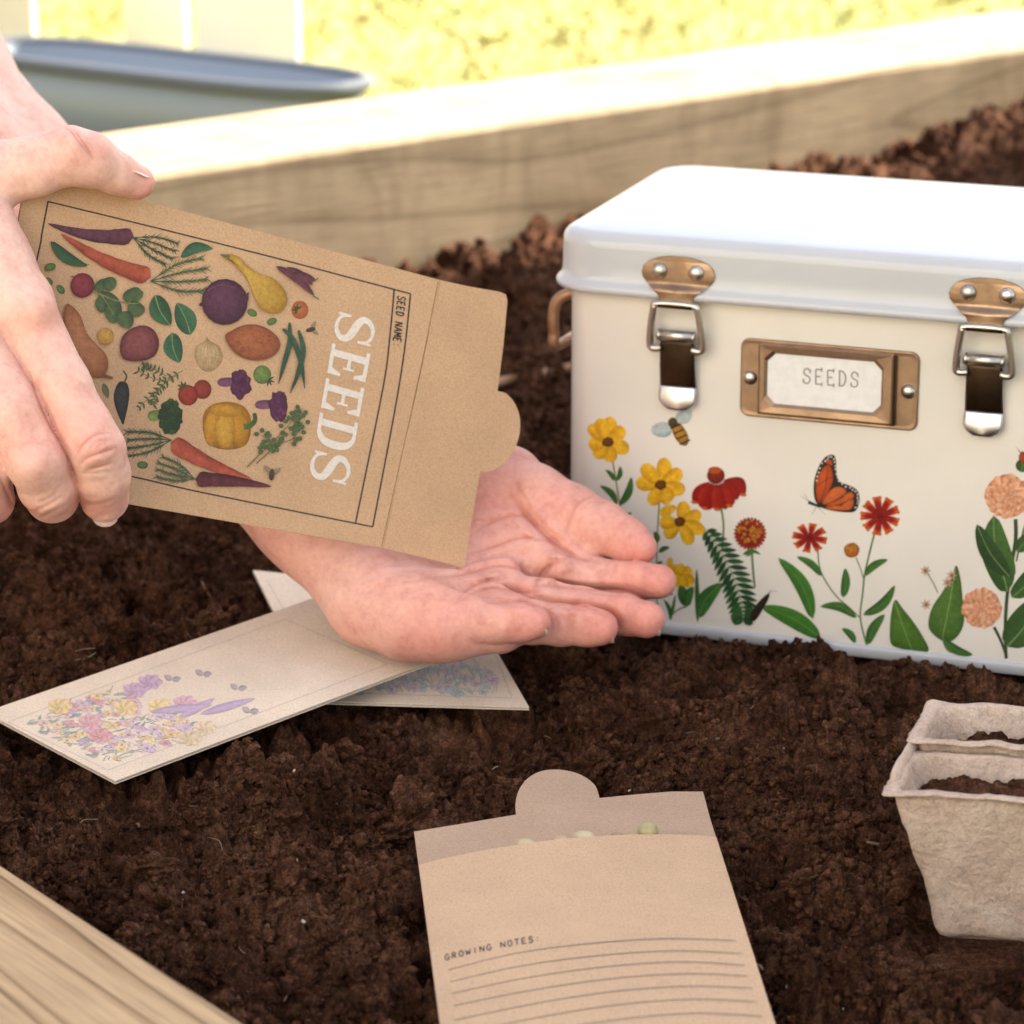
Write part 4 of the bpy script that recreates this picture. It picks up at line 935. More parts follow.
def build_tin():
    root = empty("seed_tin", tuple(BOX_O + BA * TW / 2 + BB * TD / 2))
    parts = []
    m = MB(); m.loft([rrect(.05, -.3), rrect(.1, 0), rrect(TH, 0), rrect(TH, -.12), rrect(.3, -.12)], True, True); parts.append(m.build("body", TIN_CREAM, smooth=True)); parts[-1].modifiers.new("e", 'EDGE_SPLIT').split_angle = math.radians(50)
    m = MB(); m.loft([rrect(-.12, -.2), rrect(-.12, .1), rrect(-.06, .16), rrect(.3, .17), rrect(.4, .13), rrect(.45, .03), rrect(.45, -.05)], True, False); parts.append(m.build("base_rim", TIN_WHITE, smooth=True))
    lp = [(TH - .22, .12), (TH - .30, .42), (TH - .28, .60), (TH - .20, .69), (TH - .06, .71), (TH + .06, .66), (TH + .18, .54), (TH + .3, .46), (TH + .5, .42), (TH + 1.0, .40), (TH + 1.7, .39)]
    zt = TH + 2.4; r = .62
    for k in range(1, 8): t = math.pi / 2 * k / 7; lp.append((zt - r + r * math.sin(t), .39 - r + r * math.cos(t)))
    lp += [(zt + .03, -.9), (zt + .06, -2.0), (zt + .08, -4.0), (zt + .09, -6.3)]
    def rr2(z, o):
        if o > -1.6: return rrect(z, o)
        n = 10; pts = []; 
        for (cx, cy, a0) in ((-o, -o, 180), (TW + o, -o, 270), (TW + o, TD + o, 0), (-o, TD + o, 90)):
            for k in range(n + 1):
                t = math.radians(a0 + 90 * k / n); pts.append(BOX_O + BA * (cx + .1 * math.cos(t)) + BB * (cy + .1 * math.sin(t)) + np.array([0, 0, z]))
        return pts
    m = MB(); m.loft([rr2(z, o) for z, o in lp], True, True); lid = m.build("lid", TIN_WHITE, smooth=True); parts.append(lid)
    # side handle on the short end
    m = MB(); hp = [TL_(-.05, -5.0, 13.2), TL_(-.45, -5.0, 13.0), TL_(-.55, -5.0, 12.2), TL_(-.55, -7.0, 11.4), TL_(-.55, -9.0, 12.2), TL_(-.45, -9.0, 13.0), TL_(-.05, -9.0, 13.2)]
    hp = [TL_(-.05, -3.6, 14.5), TL_(-.9, -3.4, 14.4), TL_(-1.4, -3.2, 13.9), TL_(-1.45, -3.2, 12.6), TL_(-1.4, -3.9, 11.9), TL_(-1.4, -12.2, 11.9), TL_(-1.45, -12.9, 12.6), TL_(-1.4, -12.9, 13.9), TL_(-.9, -12.7, 14.4), TL_(-.05, -12.5, 14.5)]
    m.tube(spline(hp, 5), .27, 10); parts.append(m.build("side_handle", mat_metal("coppery_bronze", (.45, .26, .15), .45, .7), smooth=True))
    # latches
    def latch(pxc, pyc):
        cs, ct = fl(pxc, pyc, .5); root_m = None; k = 1 / 21.6
        def L(dx, dy, o): return TL_(cs + dx * k, o, ct - dy * k)          # pixel-sized offsets from the plate centre, o outwards
        prof = [(-22.5, 8), (-20.5, 20), (-17, 29), (-12, 34), (-6, 36), (-1, 35), (4, 31), (9, 24), (13, 18.5), (17, 16.5), (24, 16)]
        ys_ = np.linspace(-22.5, 24, 40); hw = np.interp(ys_, [p[0] for p in prof], [p[1] for p in prof])
        pm = MB(); lo = []
        for y_, w_ in zip(ys_, hw):
            o_ = .52 + .30 * float(sstep(3, 11, y_)); lo.append([L(-w_, y_, o_ - .1), L(-w_, y_, o_ - .03), L(-w_ + 1.6, y_, o_), L(0, y_, o_ + .004), L(w_ - 1.6, y_, o_), L(w_, y_, o_ - .03), L(w_, y_, o_ - .1)])
        pm.loft(lo, True, True); plate = pm.build("latch", BRONZE, smooth=True); plate.modifiers.new("e", 'EDGE_SPLIT').split_angle = .7
        subs = []
        for sx in (-18, 18):
            rm = MB(); rm.ball(L(sx, -8, .52), BA * .36, np.array([0, 0, .36]), -BB * .26, 18, 8, half=True); subs.append(rm.build("rivet", NICKEL, smooth=True))
        # keeper roll the loop hooks under
        rm = MB(); rm.tube([L(-16.5, 23, .84), L(16.5, 23, .84)], .15, 10); subs.append(rm.build("keeper_roll", DARKMETAL, smooth=True))
        lp = [(-17, 27.5), (17, 27.5), (22, 33), (26, 62), (24, 70), (17, 70)]; 
        path = [(-15, 66), (-23.5, 67), (-26, 60), (-22, 29), (-17, 22.5), (17, 22.5), (22, 29), (26, 60), (23.5, 67), (15, 66)]
        rm = MB(); rm.tube([L(x, y, .92 - .0045 * y) for x, y in spline(path, 4)], .165, 10); subs.append(rm.build("wire_loop", NICKEL, smooth=True))
        rm = MB(); rm.tube([L(-17, 54, .55), L(17, 54, .55)], .27, 14); subs.append(rm.build("hinge_barrel", NICKEL, smooth=True))
        rm = MB()
        for sx in (-17, 17): rm.ball(L(sx, 54, .55), BA * .16, np.array([0, 0, .3]), BB * .3, 14, 8)
        subs.append(rm.build("hinge_pin", NICKEL, smooth=True))
        # dark clasp lever and its bright curled lip
        def strip(name, y0, y1, w0, w1, o0, o1, mat, n=8, bow=.1, rnd=0):
            rm = MB(); lo = []
            for i in range(n + 1):
                t = i / n; y = y0 + (y1 - y0) * t; w = w0 + (w1 - w0) * t
                if rnd and t > .5: w *= math.sqrt(max(1 - ((t - .5) / .5) ** 2 * rnd, .01))
                o = o0 + (o1 - o0) * t + bow * math.sin(math.pi * t)
                lo.append([L(-w, y, o - .02), L(-w * .85, y, o + .06), L(0, y, o + .1), L(w * .85, y, o + .06), L(w, y, o - .02), L(w * .9, y, o - .1), L(-w * .9, y, o - .1)])
            rm.loft(lo, True, True); return rm.build(name, mat, smooth=True)
        subs.append(strip("clasp_lever", 56, 107, 16.5, 18, .5, .22, DARKMETAL)); subs.append(strip("clasp_lip", 105, 127, 18.5, 19, .26, .38, SILVER, 10, .03, .75))
        for s_ in subs: s_.parent = plate
        return plate
    parts.append(latch(678, 280)); parts.append(latch(987.5, 302.5))
    # label holder
    s0, t0 = fl(742, 337); s1, t1 = fl(917.5, 431); 
    def H(u, v, o): return TL_(s0 + (s1 - s0) * u, o, t0 + (t1 - t0) * v)
    W, Hh = s1 - s0, t0 - t1
    def ring(u0, v0, u1, v1, o, cham=0.0, rnd=0):
        c = cham
        if rnd:
            pts = []
            for (cu, cv, a0) in ((u0 + rnd, v0 + rnd * W / Hh, 180), (u1 - rnd, v0 + rnd * W / Hh, 270), (u1 - rnd, v1 - rnd * W / Hh, 0), (u0 + rnd, v1 - rnd * W / Hh, 90)):
                for k in range(6):
                    t = math.radians(a0 + 90 * k / 5); pts.append(H(cu + rnd * math.cos(t), cv + rnd * W / Hh * math.sin(t), o))
            return pts
        cv = c * W / Hh
        return [H(u0 + c, v0, o), H(u1 - c, v0, o), H(u1, v0 + cv, o), H(u1, v1 - cv, o), H(u1 - c, v1, o), H(u0 + c, v1, o), H(u0, v1 - cv, o), H(u0, v0 + cv, o)]
    m = MB(); m.loft([ring(0, 0, 1, 1, 0, rnd=.05), ring(0, 0, 1, 1, .1, rnd=.05), ring(.008, .015, .992, .985, .14, rnd=.045), ring(.03, .06, .97, .94, .12, rnd=.03)], True, True); frame = m.build("label_holder", BRONZE, smooth=False, bevel=.02)
    m = MB(); a = (.118, .03, .868, .91)
    m.loft([ring(*a, .1, .004), ring(*a, .52, .004), ring(a[0] + .008, a[1] + .016, a[2] - .008, a[3] - .016, .58, .004), ring(.148, .105, .818, .82, .55, .045), ring(.163, .14, .804, .785, .44, .045), ring(.165, .145, .802, .78, .16, .045)])
    inner = m.build("raised_frame", BRONZE)
    m = MB(); g_ = (.108, .06, .880, .945); m.loft([ring(*g_, .1, .004), ring(*g_, .30, .004), ring(.12, .08, .866, .92, .30, .004)], True, True); shadow_strip = m.build("shadow_line_strip", DARKMETAL)  # dark strip standing for the shadow line round the raised frame
    m = MB(); m.box(H(.125, .88, .32), H(.855, .88, .32) - H(.125, .88, .32), -BB * .08, H(.125, .1, .32) - H(.125, .88, .32)); card = m.build("card", CARD)
    at_ = Art(lambda x, y, o: fp(x, y, .41 + o), base=.01); at_.zoom(540, 150, 2.1157)
    Pp = [np.array([556 + i * 25.2, 493 + i * 1.9]) for i in range(5)]
    text(at_, "SEEDS", Pp, np.array([23, 1.6]), np.array([.3, -31]), 3.0, 'a09890', .74, .13); word = at_.build("lettering", PRINT_PAPER)
    subs = [inner, card, word, shadow_strip]
    for u, v in ((.055, .5), (.945, .5)):
        rm = MB(); rm.ball(H(u, v, .12), BA * .33, np.array([0, 0, .33]), -BB * .24, 16, 8, half=True); subs.append(rm.build("rivet", NICKEL, smooth=True))
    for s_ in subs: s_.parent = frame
    parts.append(frame)
    # ---- printed flowers
    a = Art(lambda x, y, o: fp(x, y, o), base=.01, step=.0007, k=.82)
    a.zoom(570, 400, 4.265)
    G1, G2, G3 = '4f7a34', '35602f', '2a4a2c'
    Yl, Yd = 'f0c030', 'd99a1e'
    def daisy(x, y, tips, w, cen, c0=Yl, c1=Yd):
        for (tx, ty) in tips: a.leaf((x, y), (tx, ty), w, c0, c1, random.uniform(-.04, .04), .45, skew=.62)
        a.oval(x, y, cen, cen * .85, '7a4a22', '4e2c18', wob=.2)
    def sleaf(p, q, w, bend=0, c0=G1, c1=G2): a.leaf(p, q, w * .84, c0, c1, bend, .6, rib='6f9450')
    def stem(pts, w=6, c='5f8048'): a.stroke(pts, w, w * .8, c)
    # tall stems behind the fingers
    stem([(182, 262), (192, 320), (210, 430), (232, 560), (250, 700), (262, 900)]); stem([(385, 380), (378, 480), (372, 600), (368, 800), (380, 940)])
    for p, q, w, b in (((190, 345), (152, 298), 24, .1), ((200, 345), (214, 282), 26, .1), ((202, 445), (128, 365), 34, .12), ((212, 450), (262, 328), 40, .1), ((235, 500), (262, 480), 20, 0), ((372, 610), (360, 560), 30, .1), ((378, 650), (425, 628), 26, -.1), ((372, 700), (395, 690), 18, 0), ((430, 940), (400, 850), 22, .1), ((430, 935), (450, 830), 16, 0)): sleaf(p, q, w, b)
    daisy(162, 180, [(172, 70), (232, 118), (252, 218), (178, 266), (105, 245), (78, 190), (80, 108), (122, 78), (215, 150)], 62, 25)
    daisy(386, 362, [(405, 245), (478, 300), (492, 385), (432, 432), (345, 448), (280, 352), (308, 275)], 64, 25)
    daisy(418, 450, [(400, 395), (440, 480), (395, 500)], 50, 2, 'eebc38', 'e0a522')
    daisy(468, 520, [(490, 432), (560, 480), (576, 562), (515, 618), (408, 588), (380, 525)], 58, 24)
    for q in ((412, 700), (440, 760), (470, 800)): a.leaf((440, 700), q, 60, Yl, Yd, 0, .45)
    daisy(480, 745, [(520, 725), (522, 790), (480, 800), (450, 705)], 56, 2)
    sleaf((500, 880), (470, 790), 60); sleaf((500, 880), (525, 795), 50, -.1); stem([(500, 880), (460, 895), (420, 930)]); 
    sleaf((545, 950), (540, 720), 24, 0)
    # drooping red coneflower
    stem([(645, 460), (655, 540), (648, 640)], 9)
    for o_, q, w, b in (((596, 350), (528, 440), 44, .12), ((604, 352), (556, 458), 46, .06), ((614, 354), (588, 470), 48, .03), ((626, 355), (628, 474), 48, 0), ((638, 354), (664, 468), 46, -.03), ((646, 352), (692, 452), 42, -.08), ((652, 348), (715, 425), 40, -.2), ((655, 342), (744, 412), 46, -.3)):
        a.leaf(o_, q, w, random.choice(['a8241a', 'b22c1c', '9c1e18']), '7a1412', b, .42, skew=.62); a.stroke([o_, q], 2, 1.5, '6e1210')
    for x, y in ((530, 440), (575, 466), (628, 470), (680, 455), (738, 408)): a.oval(x, y - 4, 15, 7, 'd2691e', 'b04818', 10)
    a.oval(622, 322, 38, 36, '8a2a18', '5c1a14'); a.oval(618, 300, 28, 16, 'c85a22', 'a84020')
    # round red head
    stem([(775, 640), (780, 720), (788, 800)], 10)
    for k in range(26):
        t = 6.283 * k / 26; a.leaf((768, 570), (768 + 72 * math.cos(t), 570 + 72 * math.sin(t)), 22, 'a03524', '7c2018', 0, .5)
    for k in range(60):
        t = random.random() * 6.28; r = 50 * math.sqrt(random.random()); a.oval(766 + r * math.cos(t), 562 + r * math.sin(t), 7, 5, random.choice(['d8a040', 'c98a30', 'b96a28']), 'a85a28', random.uniform(0, 90))
    for k in range(7): a.leaf((772, 636), (735 + k * 13, 662 + 8 * math.sin(k)), 12, G1, G2)
    # big feathered leaf
    P = spline([(575, 548), (640, 640), (700, 760), (735, 880), (738, 945)], 10); nP = len(P)
    for i in range(2, nP - 1, 2):
        d = P[i + 1] - P[i - 1]; d /= np.linalg.norm(d); nn = np.array([-d[1], d[0]]); Lf = 70 * math.sin(math.pi * (i + 2) / (nP + 3)) ** .6 + 10
        for sg in (-1, 1): a.leaf(P[i], P[i] + (d * .55 + nn * sg * .9) * Lf * .98, 22, random.choice(['3d6a35', '335a31', '2c502f']), '24452c')
    a.stroke(P, 3, 3, '6f9058', smooth=False)
    sleaf((545, 930), (650, 780), 80, -.1, '467a36', '3a6a32')
    # long blades and beetle
    sleaf((1070, 1015), (815, 880), 90, .06, '4c8430', '3d7029')
    a.blob([(768, 935), (775, 900), (815, 850), (845, 826), (850, 838), (830, 880), (795, 935), (775, 942)], '3a3024', '1e1a16'); a.stroke([(845, 828), (862, 815), (885, 818)], 2, 1, '4a4038'); a.stroke([(845, 828), (852, 808)], 2, 1, '4a4038')
    a.zoom(790, 430, 4.265)
    sleaf((98, 806), (-50, 545), 76, .1, '4c8430', '3a6b2c')
    # butterfly
    OR, OD = 'd05a26', 'a84420'
    a.stroke([(78, 308), (130, 328)], 15, 10, '3c3a34'); 
    for q in ((45, 280), (58, 270)): a.stroke([(82, 305), q], 2, 1, '5a564c')
    for q in ((92, 360), (150, 362)): a.stroke([(115, 325), q], 2, 1, '6a6458')
    a.blob([(104, 290), (102, 220), (125, 150), (155, 112), (184, 106), (196, 128), (200, 190), (215, 225), (250, 235), (285, 255), (297, 290), (290, 328), (270, 350), (220, 350), (160, 340), (125, 325)], '3a302c', '2a2422')
    a.blob([(112, 280), (112, 220), (135, 170), (160, 150), (178, 168), (182, 215), (165, 260), (130, 312)], OR, OD); a.blob([(148, 130), (175, 128), (182, 150), (160, 145)], 'c95a30', OD)
    for pts in ([(140, 316), (168, 262), (205, 242), (240, 262), (200, 300)], [(150, 325), (205, 303), (255, 265), (272, 285), (225, 312)], [(150, 332), (220, 318), (268, 295), (262, 335), (210, 342)]): a.blob(pts, 'd9703a', 'b8542a')
    a.stroke([(112, 240), (150, 215), (178, 200)], 3, 3, '3a302c'); a.stroke([(125, 312), (150, 250), (160, 160)], 4, 3, '3a302c')
    for k in range(26):
        t = k / 25; x, y = (spline([(112, 215), (130, 160), (158, 122), (186, 118), (194, 160), (204, 212), (240, 240), (280, 262), (290, 300), (278, 335)], 6)[int(t * 53)]); a.oval(x + random.uniform(-3, 3), y + random.uniform(-3, 3), 4, 4, 'e6e2d8', 'd0ccc0')
    # pinwheel red flowers
    def pin(x, y, R, n_, ph=0, ry=1.0):
        for k in range(n_):
            t = ph + 6.283 * k / n_; q = (x + R * math.cos(t), y + R * ry * math.sin(t)); a.leaf((x, y), q, R * .40, 'c9501f', 'a83018', 0, .4, skew=.72)
            a.leaf((x, y), (x + R * .8 * math.cos(t), y + R * .8 * ry * math.sin(t)), R * .27, '96201a', '7c1614', 0, .5, skew=.6)
            for e in (-.16, .16): a.oval(x + R * .93 * math.cos(t + e), y + R * .93 * ry * math.sin(t + e), R * .1, R * .08, 'd8741f', 'c05018')
        a.oval(x, y, R * .16, R * .14, '7a1a18', '5a1214')
    stem([(372, 400), (345, 500), (318, 620), (310, 700), (300, 800), (328, 925)], 8); stem([(118, 500), (130, 600), (190, 700), (250, 755), (298, 800)], 6); stem([(282, 545), (300, 590), (315, 640)], 5)
    pin(384, 366, 84, 9, .35); pin(84, 460, 74, 8, .2, .85)
    a.oval(263, 512, 34, 31, 'c98a30', '8a2f1e', wob=.12)
    for k in range(18): a.oval(263 + random.uniform(-20, 20), 510 + random.uniform(-17, 17), 5, 5, random.choice(['d8a83c', 'b8641f']), 'a84a20')
    for p, q, w, b in (((134, 622), (28, 540), 38, .1), ((226, 715), (236, 588), 46, .05), ((316, 622), (418, 552), 40, -.1), ((312, 790), (448, 662), 52, .12), ((284, 800), (128, 752), 48, .14), ((280, 908), (222, 845), 36, .1), ((330, 916), (404, 785), 52, -.08)): sleaf(p, q, w, b)
    # broad pointed leaves on the right
    a.blob([(448, 724), (480, 760), (520, 810), (560, 870), (592, 940), (540, 945), (470, 932), (430, 910), (426, 840), (432, 780)], '5b8034', '426428'); a.stroke([(446, 730), (480, 830), (520, 940)], 4, 3, '86a85a')
    a.blob([(710, 578), (728, 640), (738, 740), (742, 820), (715, 880), (670, 905), (620, 880), (590, 835), (605, 760), (650, 690), (690, 620)], '5a7d38', '45662f'); a.stroke([(706, 590), (680, 740), (650, 890)], 4, 3, '8fae68'); sleaf((650, 890), (780, 960), 46, .1, '4f7a38', '3a6030'); stem([(650, 885), (665, 930), (690, 950)], 8)
    for x, y in ((690, 620), (672, 650), (580, 745), (578, 600)):
        for k in range(7): t = 6.28 * k / 7; a.leaf((x, y), (x + 24 * math.cos(t), y + 24 * math.sin(t)), 8, 'c9a08c', 'b08a70')
        a.oval(x, y, 6, 6, '8f7048', None)
    stem([(582, 605), (610, 650), (630, 695)], 5, '7f9060'); 
    # peach pom-poms with dark leaves
    stem([(962, 380), (962, 470), (940, 600), (925, 720), (918, 850), (922, 975)], 17, '3d5230'); stem([(870, 840), (900, 900), (922, 965)], 13, '3d5230'); stem([(1010, 380), (985, 470), (965, 560)], 9, '4d6a3a')
    for p, q, w, b, c0, c1 in (((945, 640), (868, 365), 120, -.1, '4c6e35', '40602e'), ((928, 690), (826, 520), 110, .12, '466a34', '355428'), ((935, 625), (796, 402), 84, -.06, '3a552e', '2e4626'), ((945, 715), (1060, 560), 90, .1, '4c6e35', '3a5a2c'), ((925, 925), (1050, 720), 150, .08, '4a6a38', '3a582e'), ((968, 520), (1030, 440), 60, 0, '4a6c36', '3a582c'), ((985, 180), (1000, 120), 60, 0, '4c6e35', '3a582c')): a.leaf(p, q, w, c0, c1, b, .6, rib='7d9a62')
    for cx, cy, R in ((926, 284, 96), (818, 760, 86)):
        a.oval(cx, cy, R * .97, R * .97, 'd2926f', 'c07f5c', wob=.1)
        for rg in (1.0, .82, .64, .46, .28, .1):
            k_ = int(15 * rg) + 3
            for k in range(k_):
                t = 6.283 * k / k_ + rg * 7 + random.uniform(-.12, .12); c_, s_ = math.cos(t), math.sin(t); r1 = R * rg * random.uniform(.95, 1.06)
                a.leaf((cx + r1 * .55 * c_, cy + r1 * .55 * s_), (cx + r1 * c_, cy + r1 * s_), R * .36, random.choice(['efc09e', 'e8b08c', 'e2a47e']), random.choice(['cc8a66', 'c27c58', 'd4946f']), random.uniform(-.2, .2), .42, skew=.6)
    for k in range(14): a.stroke([(1000, 125), (975 + random.uniform(-12, 30), 95 + random.uniform(-25, 45))], 4, 1, '5c3526')
    a.oval(992, 118, 16, 26, 'b5502c', '6a2a1c')
    a.zoom(570, 400, 4.265)
    # bee under the latch
    a.leaf((438, 125), (344, 128), 66, 'b9c4c0', 'a3b2b2', 0, .5); a.leaf((455, 95), (510, 30), 60, 'b9c4c0', 'a8b6b4', .1, .5)
    a.oval(470, 145, 28, 56, 'c08a2c', '7a5620', -28); a.oval(438, 96, 20, 22, '5a4826', '2e2418')
    for k, (x, y) in enumerate(((450, 112), (462, 135), (476, 158), (490, 180))): a.stroke([(x - 22, y + 10), (x + 22, y - 10)], 7, 7, '2e2418')
    parts.append(a.build("printed_flowers", PRINT_TIN))
    adopt(root, *parts)
    tag(root, "cream enamel storage tin with white lid, bronze latches and painted garden flowers", "storage tin")
# ================================================================ pressed fibre pots
def build_pot():
    th = math.radians(9); ex = np.array([math.cos(th), -math.sin(th), 0]); th = math.radians(18); ey = np.array([math.sin(th), math.cos(th), 0])
    z0 = -.4; ztop = 5.75
    O = on_z(893, 793, ztop - .05)       # outer front corner of the mouth, under the flange
    W, D, P = 6.4, 3.75, 4.1; tp = 1.42
    def sq(o, x0, y0, w, d, z, r, n=5):
        r = min(r, w / 2 - .01, d / 2 - .01); pts = []
        for cx, cy, a0 in ((x0 + r, y0 + r, 180), (x0 + w - r, y0 + r, 270), (x0 + w - r, y0 + d - r, 0), (x0 + r, y0 + d - r, 90)):
            ns = n
            for k in range(ns + 1):
                t = math.radians(a0 + 90 * k / ns); pts.append((cx + r * math.cos(t), cy + r * math.sin(t), z))
        # resample sides
        out = []
        for i in range(len(pts)):
            p, q = np.array(pts[i]), np.array(pts[(i + 1) % len(pts)]); k = 22 if i % (n + 1) == n else 1
            for j in range(k): out.append(p + (q - p) * j / k)
        return out
    def Wd(p):
        p = np.array(p); g = lambda s, k: (vnoise(np.array([p[0] * s + 31.7 * k]), np.array([p[1] * s + p[2] * s * .83 + 3 * k]), 40 + k)[0] - .5)
        q = p + np.array([g(1.3, 1), g(1.3, 2), g(1.1, 3) * 1.2]) * .14 + np.array([g(4.5, 4), g(4.5, 5), g(4.0, 6)]) * .07
        return O + ex * q[0] + ey * q[1] + np.array([0, 0, q[2] - (ztop - .05)])
    root = empty("seedling_pot", tuple(O + ex * W / 2 + ey * D - np.array([0, 0, ztop])))
    parts = []
    for c in range(2):
        y0 = c * P; loops = []; dz = .42 if c else 0
        N = 26
        for i in range(N + 1):
            t = i / N; z = z0 + (ztop - .12 - z0) * t; k = tp * (1 - t) ** .95
            r = .28 + .4 * (1 - t); kk = k + (.45 * (1 - t / .06) ** 2 if t < .06 else 0)
            loops.append(sq(0, kk, y0 + kk, W - 2 * kk, D - 2 * kk, z + dz, r))
        f = .34   # flange
        loops.append(sq(0, -f, y0 - f * .8, W + 2 * f, D + 1.6 * f, ztop - .03 + dz, .12)); loops.append(sq(0, -f - .04, y0 - f * .85, W + 2 * f + .08, D + 1.7 * f, ztop + .0 + dz, .12)); loops.append(sq(0, -f + .06, y0 - f * .7, W + 2 * f - .12, D + 1.4 * f, ztop + .06 + dz, .12))
        loops.append(sq(0, .13, y0 + .13, W - .26, D - .26, ztop + .05 + dz, .2))
        for i in range(9):
            t = 1 - i / 8 * .55; z = z0 + (ztop - .12 - z0) * t; k = tp * (1 - t) + .16; loops.append(sq(0, k, y0 + k, W - 2 * k, D - 2 * k, z + dz - .02, .5))
        m = MB(); m.loft([[Wd(p) for p in l] for l in loops], True, True); o = m.build("cell", FIBRE, smooth=True); parts.append(o)
    # curled side flange joining the two cells
    m = MB(); lo = []
    for i in range(13):
        t = i / 12; y = .9 + t * 7.0; h = .3 * math.sin(math.pi * min(t * 1.3 + .08, 1)) ** .6
        lo.append([Wd((-.42, y, ztop - .1)), Wd((-.38 + .1 * h, y, ztop + .15 + h * .75)), Wd((-.26 + .1 * h, y, ztop + .25 + h * .8)), Wd((-.08, y, ztop + .2 + h * .4)), Wd((.1, y, ztop + .0)), Wd((-.2, y, ztop - .2))])
    m.loft(lo, True, True); parts.append(m.build("side_flange", FIBRE, smooth=True, sub=1))
    adopt(root, *parts); tag(root, "pressed brown fibre pot of two square cells filled with dark soil", "seedling pot")
    FOOT.append(([tuple((O + ex * a + ey * b)[:2]) for a, b in ((.6, -1.0), (W - .6, -1.0), (W - .6, P + D - .8), (.6, P + D - .8))], -.75))
    for c in range(2):
        n = 70; s0 = .3 + .05; zs = 4.75 if c == 0 else 4.9; k = tp * (1 - (zs - z0) / (ztop - z0)) + .2
        xs = np.linspace(k, W - k, n); ys = np.linspace(k + c * P, D - k + c * P, n); X, Y = np.meshgrid(xs, ys, indexing='ij')
        h = zs + .5 * (fbm(X / 1.6, Y / 1.6, 7 + c, 3) - .5) + crumb(X, Y, .55, 60 + c, .9, .3, .7, .8) + crumb(X, Y, .2, 63, .9, .3, .7, .8) + .25 * sstep(.0, 2.2, X)
        V = O + X[..., None] * ex + Y[..., None] * ey; V[..., 2] += h - (ztop - .05); i = np.arange(n - 1)[:, None] * n + np.arange(n - 1)[None]
        Fc = np.stack([i, i + n, i + n + 1, i + 1], -1).reshape(-1, 4); o = mesh_np("potting_soil", V.reshape(-1, 3), Fc.ravel(), np.full(len(Fc), 4), SOIL); tag(o, kind='stuff')
def build_twig():
    m = MB(); P = [on_z(*q, 2.0) for q in ((490, 388), (520, 381), (546, 377), (590, 366))]; P = [np.array([p[0], p[1], float(soil_h(np.array([p[0]]), np.array([p[1]]))[0]) + .55]) for p in P]; zl = np.linspace(P[0][2], P[-1][2], 4); P = [np.array([p[0], p[1], max(z_, 2.2)]) for p, z_ in zip(P, zl)]
    m.tube(spline(P, 6), [.22, .26, .3, .3, .27, .3, .33, .3, .3, .28, .3, .32, .3, .28, .27, .25, .24, .22, .2], 9)
    n = NT("dry_bark"); v = n.coords(); n.base(n.ramp(n.noise(v, 70, 4), [(.3, (.24, .13, .07)), (.7, (.46, .28, .16))])); n.set(Roughness=.85)
    tag(m.build("twig", n.mat, smooth=True), "dry brown twig lying on the soil behind the seed packet and beside the tin", "twig")
